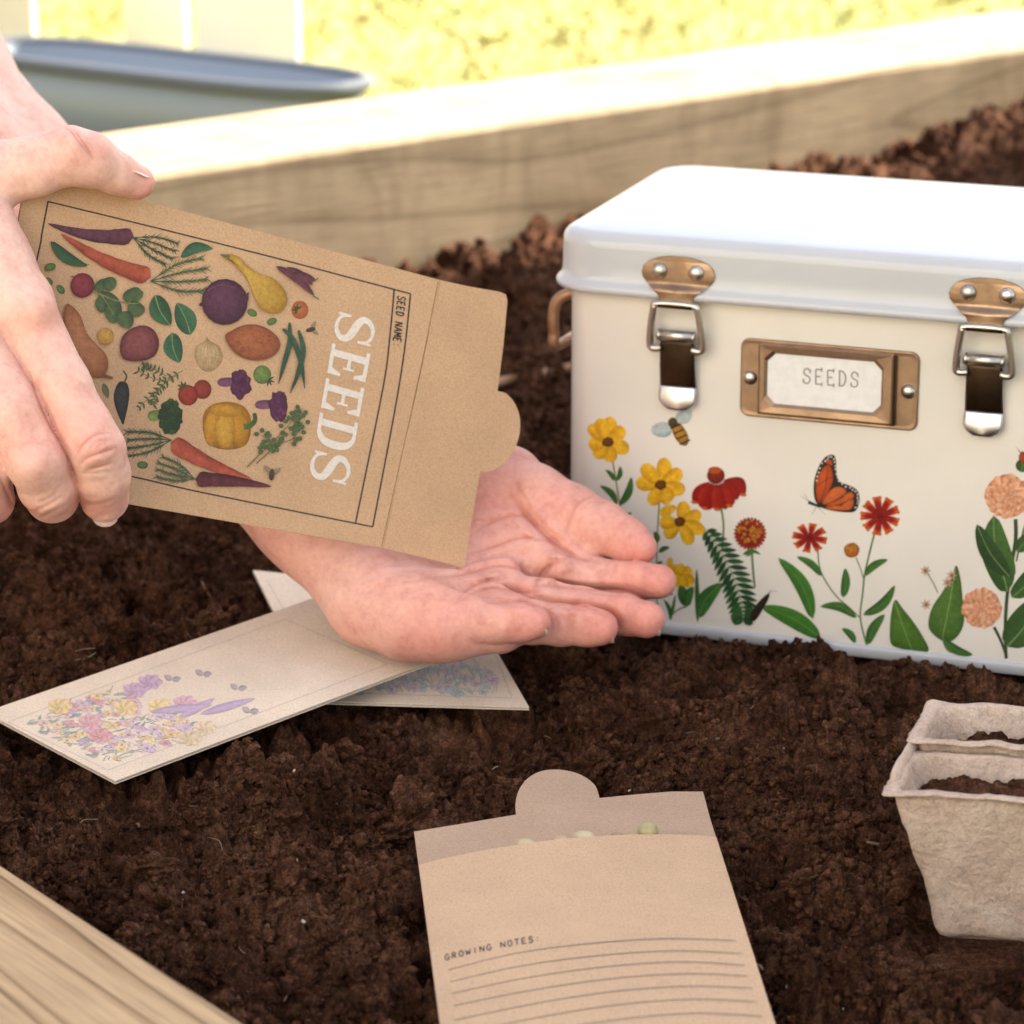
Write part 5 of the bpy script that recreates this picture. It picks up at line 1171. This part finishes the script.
# ================================================================ hands: one skin surface grown round the bones
class Field:
    def __init__(s, lo, hi, vox):
        s.lo = np.array(lo, float); s.vox = vox; s.n = np.ceil((np.array(hi) - s.lo) / vox).astype(int) + 1
        s.ax = [(s.lo[i] + vox * np.arange(s.n[i])).astype(np.float32) for i in range(3)]
        s.D = np.full(s.n, 3.0, np.float32)
    def sl(s, pts, m):
        pts = np.array(pts); a = np.floor((pts.min(0) - m - s.lo) / s.vox).astype(int); b = np.ceil((pts.max(0) + m - s.lo) / s.vox).astype(int) + 1
        a = np.clip(a, 0, s.n); b = np.clip(b, 0, s.n); return tuple(slice(a[i], b[i]) for i in range(3))
    def grid(s, sl): return np.meshgrid(*[s.ax[i][sl[i]] for i in range(3)], indexing='ij', sparse=True)
    @staticmethod
    def cone(G, a, b, ra, rb):
        ba = b - a; L = float(ba @ ba) + 1e-9; p = [G[i] - a[i] for i in range(3)]
        h = np.clip((p[0] * ba[0] + p[1] * ba[1] + p[2] * ba[2]) / L, 0, 1).astype(np.float32)
        return np.sqrt((p[0] - h * ba[0]) ** 2 + (p[1] - h * ba[1]) ** 2 + (p[2] - h * ba[2]) ** 2) - (ra + (rb - ra) * h)
    @staticmethod
    def smin(a, b, k):
        h = np.maximum(k - np.abs(a - b), 0) / k; return np.minimum(a, b) - h * h * k * .25
    def chain(s, pts, rs, k=.35, kroot=None, reach=2.5, ktip=.06):
        """a limb: cones through pts; blended into what is there with kroot near pts[0], ktip far along"""
        pts = [np.array(p) for p in pts]; sl = s.sl(pts, max(rs) + .9); G = s.grid(sl); d = None
        for i in range(len(pts) - 1):
            c = s.cone(G, pts[i], pts[i + 1], rs[i], rs[i + 1]).astype(np.float32); d = c if d is None else s.smin(d, c, k)
        if kroot is None: kk = k
        else:
            r = np.sqrt(sum((G[i] - pts[0][i]) ** 2 for i in range(3))); kk = (ktip + (kroot - ktip) * np.clip(1 - r / reach, 0, 1)).astype(np.float32)
        s.D[sl] = s.smin(s.D[sl], d, kk)
    def pad(s, c, r, k=.5, scale=(1, 1, 1), sub=False):
        c = np.array(c); sl = s.sl([c], max(r * np.array(scale)) + .8); G = s.grid(sl); sc = np.array(scale)
        d = ((np.sqrt(sum(((G[i] - c[i]) / sc[i]) ** 2 for i in range(3))) - r) * min(sc)).astype(np.float32)
        s.D[sl] = -s.smin(-s.D[sl], d, k) if sub else s.smin(s.D[sl], d, k)
    def creases(s, lines):
        """lines: (pixel polyline, depth cm, width px); only skin facing the camera is folded in"""
        band = np.argwhere(np.abs(s.D) < .3); gz = np.gradient(s.D, axis=2)
        ii = tuple(band.T); keep = gz[ii] > .12 * s.vox; band = band[keep]; ii = tuple(band.T)
        X = s.ax[0][band[:, 0]]; Y = s.ax[1][band[:, 1]]; d = -s.ax[2][band[:, 2]]; px = 512 + F * X / d; py = 512 - F * Y / d
        add = np.zeros(len(band), np.float32)
        for pts, dep, w in lines:
            P = np.array(spline(pts, 5) if len(pts) > 2 else pts); m = 8 * w + 2
            q = np.where((px > P[:, 0].min() - m) & (px < P[:, 0].max() + m) & (py > P[:, 1].min() - m) & (py < P[:, 1].max() + m))[0]
            if not len(q): continue
            best = np.full(len(q), 1e9, np.float32); tt = np.zeros(len(q), np.float32); n = len(P) - 1
            for i in range(n):
                a, b = P[i], P[i + 1]; ba = b - a; h = np.clip(((px[q] - a[0]) * ba[0] + (py[q] - a[1]) * ba[1]) / (ba @ ba + 1e-9), 0, 1)
                e = np.hypot(px[q] - a[0] - h * ba[0], py[q] - a[1] - h * ba[1]); u = e < best; best = np.where(u, e, best); tt = np.where(u, (i + h) / n, tt)
            fade = np.clip(np.minimum(tt, 1 - tt) * 3.2, 0, 1); val = dep * fade * (.55 * np.exp(-(best / w) ** 2) + .45 * np.exp(-(best / (w * 2.8)) ** 2) - .28 * np.exp(-((best - 4.2 * w) / (1.6 * w)) ** 2))
            add[q] = np.where(np.abs(val) > np.abs(add[q]), val, add[q])
        s.D[ii] += add
    def mesh(s):
        D = s.D; ins = D < 0
        m = ins[:-1, :-1, :-1].astype(np.int8); cnt = m.copy() * 0
        for a in (0, 1):
            for b in (0, 1):
                for c in (0, 1): cnt += ins[a:a + D.shape[0] - 1, b:b + D.shape[1] - 1, c:c + D.shape[2] - 1]
        cell = np.argwhere((cnt > 0) & (cnt < 8)); idx = np.full(cnt.shape, -1, np.int32); idx[tuple(cell.T)] = np.arange(len(cell))
        acc = np.zeros((len(cell), 3)); num = np.zeros(len(cell)); cor = {}
        for a in (0, 1):
            for b in (0, 1):
                for c in (0, 1): cor[a, b, c] = D[cell[:, 0] + a, cell[:, 1] + b, cell[:, 2] + c]
        for axis in range(3):
            for u in (0, 1):
                for v in (0, 1):
                    o = [0, 0, 0]; o[(axis + 1) % 3] = u; o[(axis + 2) % 3] = v; e = list(o); e[axis] = 1
                    f0, f1 = cor[tuple(o)], cor[tuple(e)]; x = (f0 < 0) != (f1 < 0); t = np.where(x, f0 / np.where(x, f0 - f1, 1), 0)
                    p = np.tile(np.array(o, float), (len(cell), 1)); p[:, axis] = t; acc += p * x[:, None]; num += x
        V = cell + acc / num[:, None]; Q = []
        for axis in range(3):
            sl0 = [slice(1, -1)] * 3; sl0[axis] = slice(0, -1); sl1 = [slice(1, -1)] * 3; sl1[axis] = slice(1, None)
            A = ins[tuple(sl0)]; B = ins[tuple(sl1)]
            e = np.argwhere(A != B); flip = A[tuple(e.T)]
            off = np.ones(3, int); off[axis] = 0; e = e + off; u, v = (axis + 1) % 3, (axis + 2) % 3
            def g(du, dv):
                k = e.copy(); k[:, u] -= du; k[:, v] -= dv; return idx[tuple(k.T)]
            q = np.stack([g(1, 1), g(0, 1), g(0, 0), g(1, 0)], -1); q[~flip] = q[~flip][:, ::-1]; Q.append(q)
        Q = np.concatenate(Q); Q = Q[(Q >= 0).all(1)]
        for _ in range(2):                        # relax
            S = np.zeros_like(V); C = np.zeros(len(V))
            for a in range(4):
                b = (a + 1) % 4; np.add.at(S, Q[:, a], V[Q[:, b]]); np.add.at(C, Q[:, a], 1); np.add.at(S, Q[:, b], V[Q[:, a]]); np.add.at(C, Q[:, b], 1)
            V = V * .55 + .45 * S / np.maximum(C, 1)[:, None]
        return s.lo + V * s.vox, Q
def cp(px, py, d): return np.array([(px - 512) * d / F, -(py - 512) * d / F, -d])
def cr(rpx, d): return rpx * d / F
def cam_to_world(V):
    X, Y, d = V[:, 0], V[:, 1], -V[:, 2]; return np.stack([X, d * CP + Y * SP, CAMH - d * SP + Y * CP], -1)
def limb(f, L, **kw): f.chain([cp(x, y, d) for x, y, d, r in L], [cr(r, d) for x, y, d, r in L], **kw)

def left_hand():
    f = Field(cp(-175, 690, 134)[:2].tolist() + [-158], [cp(700, 0, 142)[0], cp(0, 20, 150)[1], -130.5], .072)
    # forearm and wrist
    limb(f, [(-150, -20, 154, 76), (10, 165, 150, 66), (150, 330, 146, 55), (300, 505, 140.5, 45)], k=.8)
    limb(f, [(-150, 20, 150, 70), (30, 230, 146, 62), (170, 390, 142.5, 52), (306, 525, 138.5, 44)], k=.8, kroot=1.0, reach=50, ktip=1.0)
    # palm
    K = dict(k=.8, kroot=1.0, reach=60, ktip=1.0)
    limb(f, [(305, 520, 139.5, 46), (372, 602, 136.6, 42), (410, 617, 135.3, 41), (444, 624, 134.7, 35), (500, 630, 134.4, 24)], **K)
    limb(f, [(315, 525, 139.8, 44), (400, 590, 137.8, 36), (462, 606, 136.4, 30), (515, 622, 135.8, 24)], **K)
    limb(f, [(320, 515, 140.6, 42), (420, 565, 139.4, 36), (490, 592, 138.2, 29)], **K)
    limb(f, [(325, 505, 141.4, 42), (430, 535, 141.0, 38), (505, 560, 140.0, 30)], **K)
    f.pad(cp(470, 505, 141.6), 1.75, .9)       # thenar
    limb(f, [(340, 490, 142.2, 42), (420, 487, 142.2, 46), (508, 482, 141.9, 37)], **K)
    f.pad(cp(470, 578, 135.2), .75, .9, sub=True)   # hollow
    # fingers, near to far
    fk = dict(k=.28, kroot=.75, reach=1.9, ktip=.03)
    limb(f, [(492, 560, 140.4, 24), (560, 572, 139.4, 21), (592, 577, 139.0, 20), (636, 581, 138.4, 18.6), (659, 581.5, 138.1, 17.4)], **fk)
    limb(f, [(480, 592, 138.4, 24), (545, 600, 137.6, 20.5), (582, 608, 137.2, 20.5), (624, 615, 136.6, 19.6), (646.5, 619.5, 136.3, 18.6)], **fk)
    limb(f, [(455, 610, 136.5, 26), (530, 622, 135.9, 21.5), (560, 625, 135.6, 20.5), (588, 627, 135.2, 19), (600, 627.5, 135.0, 18.2)], **fk)
    limb(f, [(440, 622, 134.8, 30), (478, 625, 134.0, 20), (500, 624.5, 133.7, 18.5), (522, 623.5, 133.5, 17.6), (534.5, 622.5, 133.4, 16.6)], **fk)
    limb(f, [(500, 482, 141.8, 36), (535, 496, 141.2, 31), (572, 515, 140.6, 29.5), (602, 529, 139.9, 27), (626, 540, 139.4, 22), (641, 548, 139.1, 16.5)], k=.35, kroot=1.0, reach=2.2, ktip=.05)
    limb(f, [(490, 530, 141, 34), (536, 546, 140.2, 24), (562, 557, 139.8, 14), (580, 561, 139.5, 10)], k=.6, kroot=.9, reach=9, ktip=.6)     # web of the thumb
    # finger pads on the palm side
    f.pad(cp(560, 566, 138.6), .6, .35); f.pad(cp(640, 576, 137.9), .6, .3); f.pad(cp(625, 609, 136.1), .62, .3); f.pad(cp(583, 619, 134.9), .6, .3); f.pad(cp(520, 617, 133.3), .58, .3)
    f.pad(cp(512, 607, 135.6), .55, .5); f.pad(cp(530, 590, 137.1), .5, .5); f.pad(cp(470, 616, 133.9), .7, .5); f.pad(cp(497, 598, 136.2), .5, .5); f.pad(cp(505, 572, 138.2), .6, .5)
    Z = lambda x, y: (240 + x / 2.226, 420 + y / 2.226)
    def C(w, dep, *pts): return ([Z(*p) for p in pts], dep * (2.1 if dep > .058 else 1.3), w * 1.2)
    lines = [C(2.2, .15, (600, 165), (640, 215), (690, 265), (745, 305), (800, 318)),
             C(1.9, .12, (655, 372), (675, 340), (700, 318), (742, 302)),
             C(1.4, .07, (505, 262), (560, 228), (610, 213), (640, 216)), C(1.4, .06, (500, 300), (560, 285), (625, 262), (690, 272)),
             C(1.6, .075, (430, 352), (500, 345), (580, 325), (655, 345)), C(1.2, .05, (420, 330), (500, 318), (590, 300), (660, 300)),
             C(1.6, .08, (485, 408), (520, 385), (570, 374), (630, 385), (680, 376)), C(1.3, .06, (475, 412), (505, 380), (545, 360), (600, 352)),
             C(1.3, .055, (240, 402), (290, 378), (350, 362), (430, 348)), C(1.2, .045, (240, 408), (310, 395), (390, 372), (440, 362)),
             C(1.2, .045, (245, 425), (260, 400), (262, 370)), C(1.0, .035, (180, 340), (240, 335), (310, 345)), C(1.0, .035, (200, 370), (250, 352), (330, 340)),
             C(1.5, .07, (722, 255), (738, 215), (752, 188), (785, 168)), C(1.1, .045, (735, 262), (752, 225), (768, 200)),
             C(1.1, .05, (600, 120), (622, 160), (650, 190)), C(1.0, .045, (560, 150), (585, 185), (620, 205)), C(1.0, .04, (540, 175), (580, 200), (620, 240)),
             C(1.0, .03, (700, 400), (705, 385), (718, 378)),
             C(1.1, .04, (520, 205), (560, 195), (610, 200)), C(1.2, .05, (560, 240), (600, 232), (640, 245)), C(1.0, .035, (480, 330), (540, 300), (600, 275)),
             C(1.0, .04, (760, 340), (775, 325), (790, 318)), C(1.0, .035, (770, 395), (780, 382), (795, 378))]
    lines += [C(1.6, .105, (640, 372), (700, 370), (780, 377), (860, 381), (912, 402)), C(1.6, .105, (640, 385), (700, 408), (770, 414), (830, 434), (852, 474)), C(1.6, .08, (560, 403), (610, 405), (660, 414), (692, 440), (694, 480))]
    for k in range(9):       # folds of the heel of the hand
        o = k * 9 + random.uniform(-3, 3); lines.append(C(1.0, random.uniform(.02, .04), (235 + o * .6, 385 + o), (310 + o * .5, 368 + o * .8 + random.uniform(-5, 5)), (400 + o * .3, 355 + o * .55)))
    for _ in range(60):      # fine palm lines
        x, y = random.uniform(250, 660), random.uniform(220, 410); a = random.choice([-.5, -.3, -.15, .2, .5]) + random.uniform(-.25, .25); L = random.uniform(18, 60)
        lines.append(C(.8, random.uniform(.02, .045), (x, y), (x + L * .5 * math.cos(a), y + L * .5 * math.sin(a) + random.uniform(-3, 3)), (x + L * math.cos(a), y + L * math.sin(a))))
    f.creases(lines)
    return (*f.mesh(), [l for l in lines if l[1] > .075])
def right_hand():
    f = Field([cp(-420, 0, 128)[0], cp(0, 545, 122)[1], -133.5], [cp(168, 0, 133)[0], cp(0, 95, 133)[1], -120.5], .068)
    K = dict(k=.8, kroot=1.0, reach=60, ktip=1.0)
    limb(f, [(-415, 190, 127, 70), (-260, 225, 126.5, 62), (-190, 245, 126.5, 58)], k=.8)
    limb(f, [(-200, 235, 126.6, 52), (-110, 270, 125.6, 44), (18, 306, 125.6, 32)], **K)
    limb(f, [(-200, 255, 126.4, 50), (-120, 300, 125.0, 42), (-36, 336, 125.2, 33)], **K)
    limb(f, [(-210, 270, 126.4, 48), (-140, 320, 125.2, 40), (-86, 352, 125.6, 32)], **K)
    limb(f, [(-210, 285, 126.6, 45), (-160, 330, 126, 36), (-124, 362, 126.6, 30)], **K)
    limb(f, [(-200, 225, 127.2, 50), (-110, 195, 127.3, 42), (-10, 176, 127.6, 34.5)], **K)
    limb(f, [(-120, 225, 126.8, 40), (-40, 235, 126.8, 34), (-8, 262, 126.6, 26)], **K)
    limb(f, [(-70, 232, 126.6, 36), (-12, 232, 126.7, 25), (-3, 262, 126.2, 31), (12, 296, 125.8, 31)], **K)      # web between thumb and forefinger
    # fingers
    fk = dict(k=.3, kroot=.9, reach=2.4, ktip=.04)
    limb(f, [(-124, 362, 126.4, 28), (-80, 452, 125.6, 25), (-68, 485, 127, 22)], **fk)
    limb(f, [(-84, 352, 125.4, 31), (-40, 436, 124.4, 28), (-18, 472, 124.8, 27), (-10, 500, 126.4, 25)], **fk)
    limb(f, [(-34, 336, 125.1, 33), (12, 412, 124.3, 30.5), (37, 460, 124.4, 30.5), (48, 485, 125.4, 29), (52, 496, 126.4, 27.5)], **fk)
    limb(f, [(20, 305, 125.6, 32), (62, 385, 124.9, 28), (84, 428, 124.8, 28), (95, 450, 124.9, 29.5), (102, 474, 125.6, 27.5), (104.5, 498, 126.9, 24.5)], **fk)
    # thumb over the top edge
    limb(f, [(-10, 176, 127.6, 34), (34, 166, 127.5, 30), (70, 155.5, 127.6, 28.5), (90, 160, 127.9, 27), (116, 173, 128.6, 20.5), (137, 182, 129.2, 17.6)], k=.3, kroot=1.0, reach=2.2, ktip=.04)
    # knuckle domes
    f.pad(cp(34, 310, 124.6), .75, .6); f.pad(cp(94, 446, 124.0), .62, .45); f.pad(cp(33, 462, 123.6), .6, .45); f.pad(cp(74, 146, 127.0), .6, .4)
    Z = lambda x, y: (x / 2.696, 160 + y / 2.696)
    def C(w, dep, *pts): return ([Z(*p) for p in pts], dep * 1.5, w * 1.1)
    T = lambda x, y: (x / 4.878, 30 + y / 4.878)
    def Ct(w, dep, *pts): return ([T(*p) for p in pts], dep * 1.6, w * 1.15)
    lines = [C(1.3, .06, (205, 800), (225, 765), (262, 740), (300, 735)), C(1.2, .055, (212, 820), (240, 800), (285, 785), (312, 775)), C(1.2, .05, (225, 838), (262, 828), (305, 815)),
             C(1.0, .045, (240, 790), (255, 765), (290, 755)), C(1.0, .04, (218, 780), (245, 752), (285, 725)), C(1.0, .04, (235, 812), (265, 775), (305, 752)), C(.9, .03, (215, 845), (250, 845), (300, 838)),
             C(1.1, .04, (80, 955), (120, 935), (175, 905)), C(1.0, .035, (95, 970), (140, 950), (190, 925)), C(.9, .03, (90, 930), (130, 915), (165, 890)),
             C(1.0, .03, (215, 960), (250, 968), (310, 950)), C(.9, .03, (225, 930), (280, 925), (330, 905)),
             Ct(1.2, .055, (320, 478), (350, 500), (395, 560), (440, 615)), Ct(1.1, .05, (345, 470), (385, 520), (430, 585), (455, 632)), Ct(1.0, .035, (300, 490), (330, 540), (370, 600), (410, 650)), Ct(.9, .03, (270, 500), (300, 560), (330, 610), (370, 680)), Ct(.9, .03, (240, 512), (280, 590), (310, 650)),
             Ct(.9, .025, (180, 600), (220, 680), (240, 740)), Ct(.9, .025, (100, 640), (130, 720), (140, 800))]
    lines += [([(30, 372), (36, 396), (47, 420), (61, 444), (74, 472), (79, 494)], .11, 1.7), ([(-6, 462), (2, 484), (12, 503), (20, 516)], .11, 1.7)]      # where the fingers meet
    for _ in range(60):      # fine lines across the back of the hand
        x, y = random.uniform(0, 330), random.uniform(250, 950); a = random.choice([.2, -.9]) + random.uniform(-.3, .3); L = random.uniform(20, 60)
        lines.append(C(.8, random.uniform(.006, .014), (x, y), (x + L * .5 * math.cos(a), y + L * .5 * math.sin(a) + random.uniform(-3, 3)), (x + L * math.cos(a), y + L * math.sin(a))))
    f.creases(lines)
    return (*f.mesh(), [l for l in lines if l[1] > .075])
def crease_tint(V, c, lines, am):  # redder crease skin; paints shade into folds and finger gaps too
    px = 512 + F * V[:, 0] / -V[:, 2]; py = 512 - F * V[:, 1] / -V[:, 2]
    for pts, dep, w in lines:
        P = np.array(spline(pts, 5) if len(pts) > 2 else pts); q = np.where((px > P[:, 0].min() - 6) & (px < P[:, 0].max() + 6) & (py > P[:, 1].min() - 6) & (py < P[:, 1].max() + 6))[0]
        if not len(q): continue
        best = np.full(len(q), 1e9)
        for a, b in zip(P[:-1], P[1:]):
            ba = b - a; h = np.clip(((px[q] - a[0]) * ba[0] + (py[q] - a[1]) * ba[1]) / (ba @ ba + 1e-9), 0, 1); best = np.minimum(best, np.hypot(px[q] - a[0] - h * ba[0], py[q] - a[1] - h * ba[1]))
        tt = np.hypot(px[q] - P[len(P) // 2][0], py[q] - P[len(P) // 2][1]) / (np.hypot(*(P[-1] - P[0])) / 2 + 1); k = (am * np.exp(-(best / (w * .8)) ** 2) * np.clip(1.15 - tt ** 2 * .9, 0, 1))[:, None]; c[q] = c[q] * (1 - k) + np.array((.46, .15, .115)) * k
    return c
def skin_cols(V, spots, base):
    """V camera-space; spots (px,py,d,radius cm,colour,amount)"""
    c = np.tile(np.array(base), (len(V), 1))
    nz = fbm(V[:, 0] / 1.3, V[:, 1] / 1.3 + V[:, 2] * .6, 9, 3)[:, None] - .5
    c = c * (1 + nz * np.array([[.08, .22, .24]]))
    for px, py, d, r, col, am in spots:
        w = am * np.exp(-(((V - cp(px, py, d)) ** 2).sum(1)) / r ** 2)[:, None]; c = c * (1 - w) + np.array(col) * w
    return c
def build_person():
    VL, QL, LL = left_hand(); VR, QR, LR = right_hand()
    PINK = (.74, .22, .18); PALE = (.80, .55, .45); base_p = (.75, .385, .305); base_b = (.82, .52, .43)
    sl = [(656, 582, 138, 1.2, PINK, .6), (645, 620, 136.3, 1.2, PINK, .7), (602, 628, 135, 1.1, PINK, .65), (536, 624, 133.4, 1.1, PINK, .6), (645, 545, 139, 1.4, PINK, .45),
          (470, 500, 141, 1.8, PINK, .25), (430, 640, 133.5, 1.6, PINK, .3), (560, 500, 140, 1.0, PINK, .3), (590, 570, 138.6, .9, PALE, .3), (440, 590, 136.5, 1.3, PALE, .35), (330, 580, 136, 2.0, PALE, .3), (0, 150, 150, 9, PALE, .6), (520, 600, 136, .7, PINK, .35), (346.5, 602.5, 134.4, .09, (.2, .06, .03), .8)]
    sr = [(75, 420, 124.5, 1.6, PINK, .2), (30, 430, 124.5, 1.6, PINK, .2), (96, 447, 124, .7, PINK, .55), (36, 322, 124.6, .9, PINK, .5), (48, 505, 125.5, 1.1, PINK, .45), (103, 505, 126, 1.1, PINK, .5), (-8, 508, 126, 1.1, PINK, .5), (80, 150, 127, .9, PINK, .35), (145, 188, 129, 1.0, PINK, .35), (34, 462, 123.6, .7, PINK, .4)]
    col = np.concatenate([crease_tint(VL, skin_cols(VL, sl, base_p), LL, .5), crease_tint(VR, skin_cols(VR, sr, base_b), LR, .6)])
    # upper arms, shoulders and head of the same figure, kneeling beyond the end of the bed
    f = Field([-150, 80, -8], [-20, 205, 100], .6); w = lambda *p: np.array(p, float); EL = w(-29, 153, 27); ER = w(-57, 121.5, 26)
    f.chain([cam_to_world(cp(10, 180, 149.5)[None])[0], EL, w(-64, 160, 60)], [2.6, 3.6, 5.2], k=1)
    f.chain([cam_to_world(cp(-380, 200, 126.8)[None])[0], ER, w(-70, 126, 60)], [2.5, 3.7, 5.2], k=1)
    f.chain([w(-66, 128, 61), w(-66, 158, 61)], [6, 6], k=2); f.chain([w(-70, 143, 62), w(-62, 143, 74)], [5.5, 5.5], k=2)
    f.pad(w(-57, 143, 80), 8.5, 2, (1, .86, 1.12)); f.pad(w(-51, 143, 74), 5.5, 2); f.pad(w(-47.5, 143, 78.5), 1.5, 1.2)
    for sy in (-1, 1): f.pad(w(-49.8, 143 + sy * 3.2, 81), 1.2, .8, sub=True); f.pad(w(-50.6, 143 + sy * 3.2, 81), 1.25, .2); f.pad(w(-58.5, 143 + sy * 7.4, 79.5), 1.6, .6, (1, .5, 1.4))
    VB, QB = f.mesh(); cB = np.tile(np.array(base_b), (len(VB), 1)); col = np.concatenate([col, cB])
    V = np.concatenate([cam_to_world(VL), cam_to_world(VR), VB]); Q = np.concatenate([QL, QR + len(VL), QB + len(VL) + len(VR)])
    body = mesh_np("person", V, Q.ravel(), np.full(len(Q), 4), SKIN, smooth=True, col=col)
    tag(body, "person tipping a seed packet with one hand over the other cupped palm", "person")
    # nails: thin curved shells at the fingertips
    def nail(c, axis, side, up, L, W, r):
        c, axis, side, up = [np.array(q, float) for q in (c, axis, side, up)]
        axis /= np.linalg.norm(axis); side -= axis * (side @ axis); side /= np.linalg.norm(side); up = np.cross(axis, side) * (1 if np.cross(axis, side) @ up > 0 else -1)
        m = MB(); lo = []; n = 10
        for i in range(n + 1):
            t = i / n; w = W / 2 * (1 if t < .7 else math.sqrt(max(1 - ((t - .7) / .32) ** 2, 0.02))); row = []
            for j in range(9):
                q = (j / 8 * 2 - 1) * w; row.append(c + axis * (t - .5) * L + side * q + up * (math.sqrt(max(r * r - q * q, 0)) - r - .06 * (t - .4) ** 2))
            lo.append(row)
        m.loft(lo, close=False); m.v = [tuple(p) for p in cam_to_world(np.array(m.v))]
        o = m.build("fingernail", NAIL, body, smooth=True, solid=.035); return o
    tocam = np.array([0, 0, 1.])
    nail(cp(137, 171.5, 128.8), cp(143, 180, 129.3) - cp(112, 166, 128.4), (.1, .2, 1), (.4, 1, .35), .95, 1.05, .75)
    nail(cp(104, 519, 127.2), (.06, -.72, -.75), (1, 0, 0), (0, -1, .55), .9, .95, .72)
    nail(cp(663, 592, 138.1), (1, -.12, .12), (0, .5, 1), (.25, -1, .2), .85, .9, .7)
    nail(cp(650.5, 632.5, 136.2), (1, -.18, .12), (0, .5, 1), (.2, -1, .2), .85, .95, .74)
    nail(cp(604.5, 640.5, 134.9), (1, -.08, .12), (0, .5, 1), (.2, -1, .2), .8, .9, .72)
    nail(cp(538.5, 634, 133.2), (1, .12, .12), (0, .6, 1), (.2, -1, .25), .8, .8, .66)
    def cloth(name, parts, mat, vox=.7):
        g = Field([-150, 80, -8], [-20, 205, 100], vox)
        for p, r, k in parts: g.chain([w(*q) for q in p], r, k=k)
        A, B = g.mesh(); return mesh_np(name, A, B.ravel(), np.full(len(B), 4), mat, body, smooth=True)
    n = NT("linen_cloth"); v = n.coords(); n.base(n.ramp(n.noise(v, 8, 4), [(.3, (.42, .46, .50)), (.7, (.55, .58, .60))])); n.set(Roughness=.9); n.bump(n.noise(v, 30, 4), .4, .01)
    cloth("shirt", [(((-66, 126, 60), (-66, 160, 60)), [8, 8], 3), (((-69, 143, 58), (-90, 143, 28), (-100, 143, 14)), [14, 14, 15], 5), (((-66, 126, 60), (-59, 122, 33)), [7.2, 5.6], 3), (((-66, 160, 60), (-38, 154.5, 34)), [7.2, 5.4], 3)], n.mat)
    cloth("trousers", [(((-100, 143, 12), (-104, 143, 4)), [15, 15], 4), (((-102, 134, 4), (-62, 130, 2.5), (-72, 128, 1), (-108, 128, 0)), [10, 7.5, 6.5, 5], 2), (((-102, 152, 4), (-62, 158, 2.5), (-72, 160, 1), (-108, 160, 0)), [10, 7.5, 6.5, 5], 2)], m_simple("dark_denim", (.05, .07, .11), .9))
    cloth("hair", [(((-61, 143, 85), (-63, 143, 80)), [8.6, 8.8], 2), (((-68, 143, 80), (-74, 143, 66)), [6.5, 3.5], 2)], m_simple("brown_hair", (.07, .04, .022), .6))
def step(name, fn):
    t = time.time(); fn(); print("STEP", name, round(time.time() - t, 1), flush=True)
step("lying", build_lying); step("notes", build_notes); step("pot", build_pot)
step("soil", build_soil); step("crumbs", build_crumbs)
step("twig", build_twig); step("boards", build_boards); step("back", build_back)
step("tin", build_tin); step("held", build_held); step("hands", build_person)
step("light", build_light)
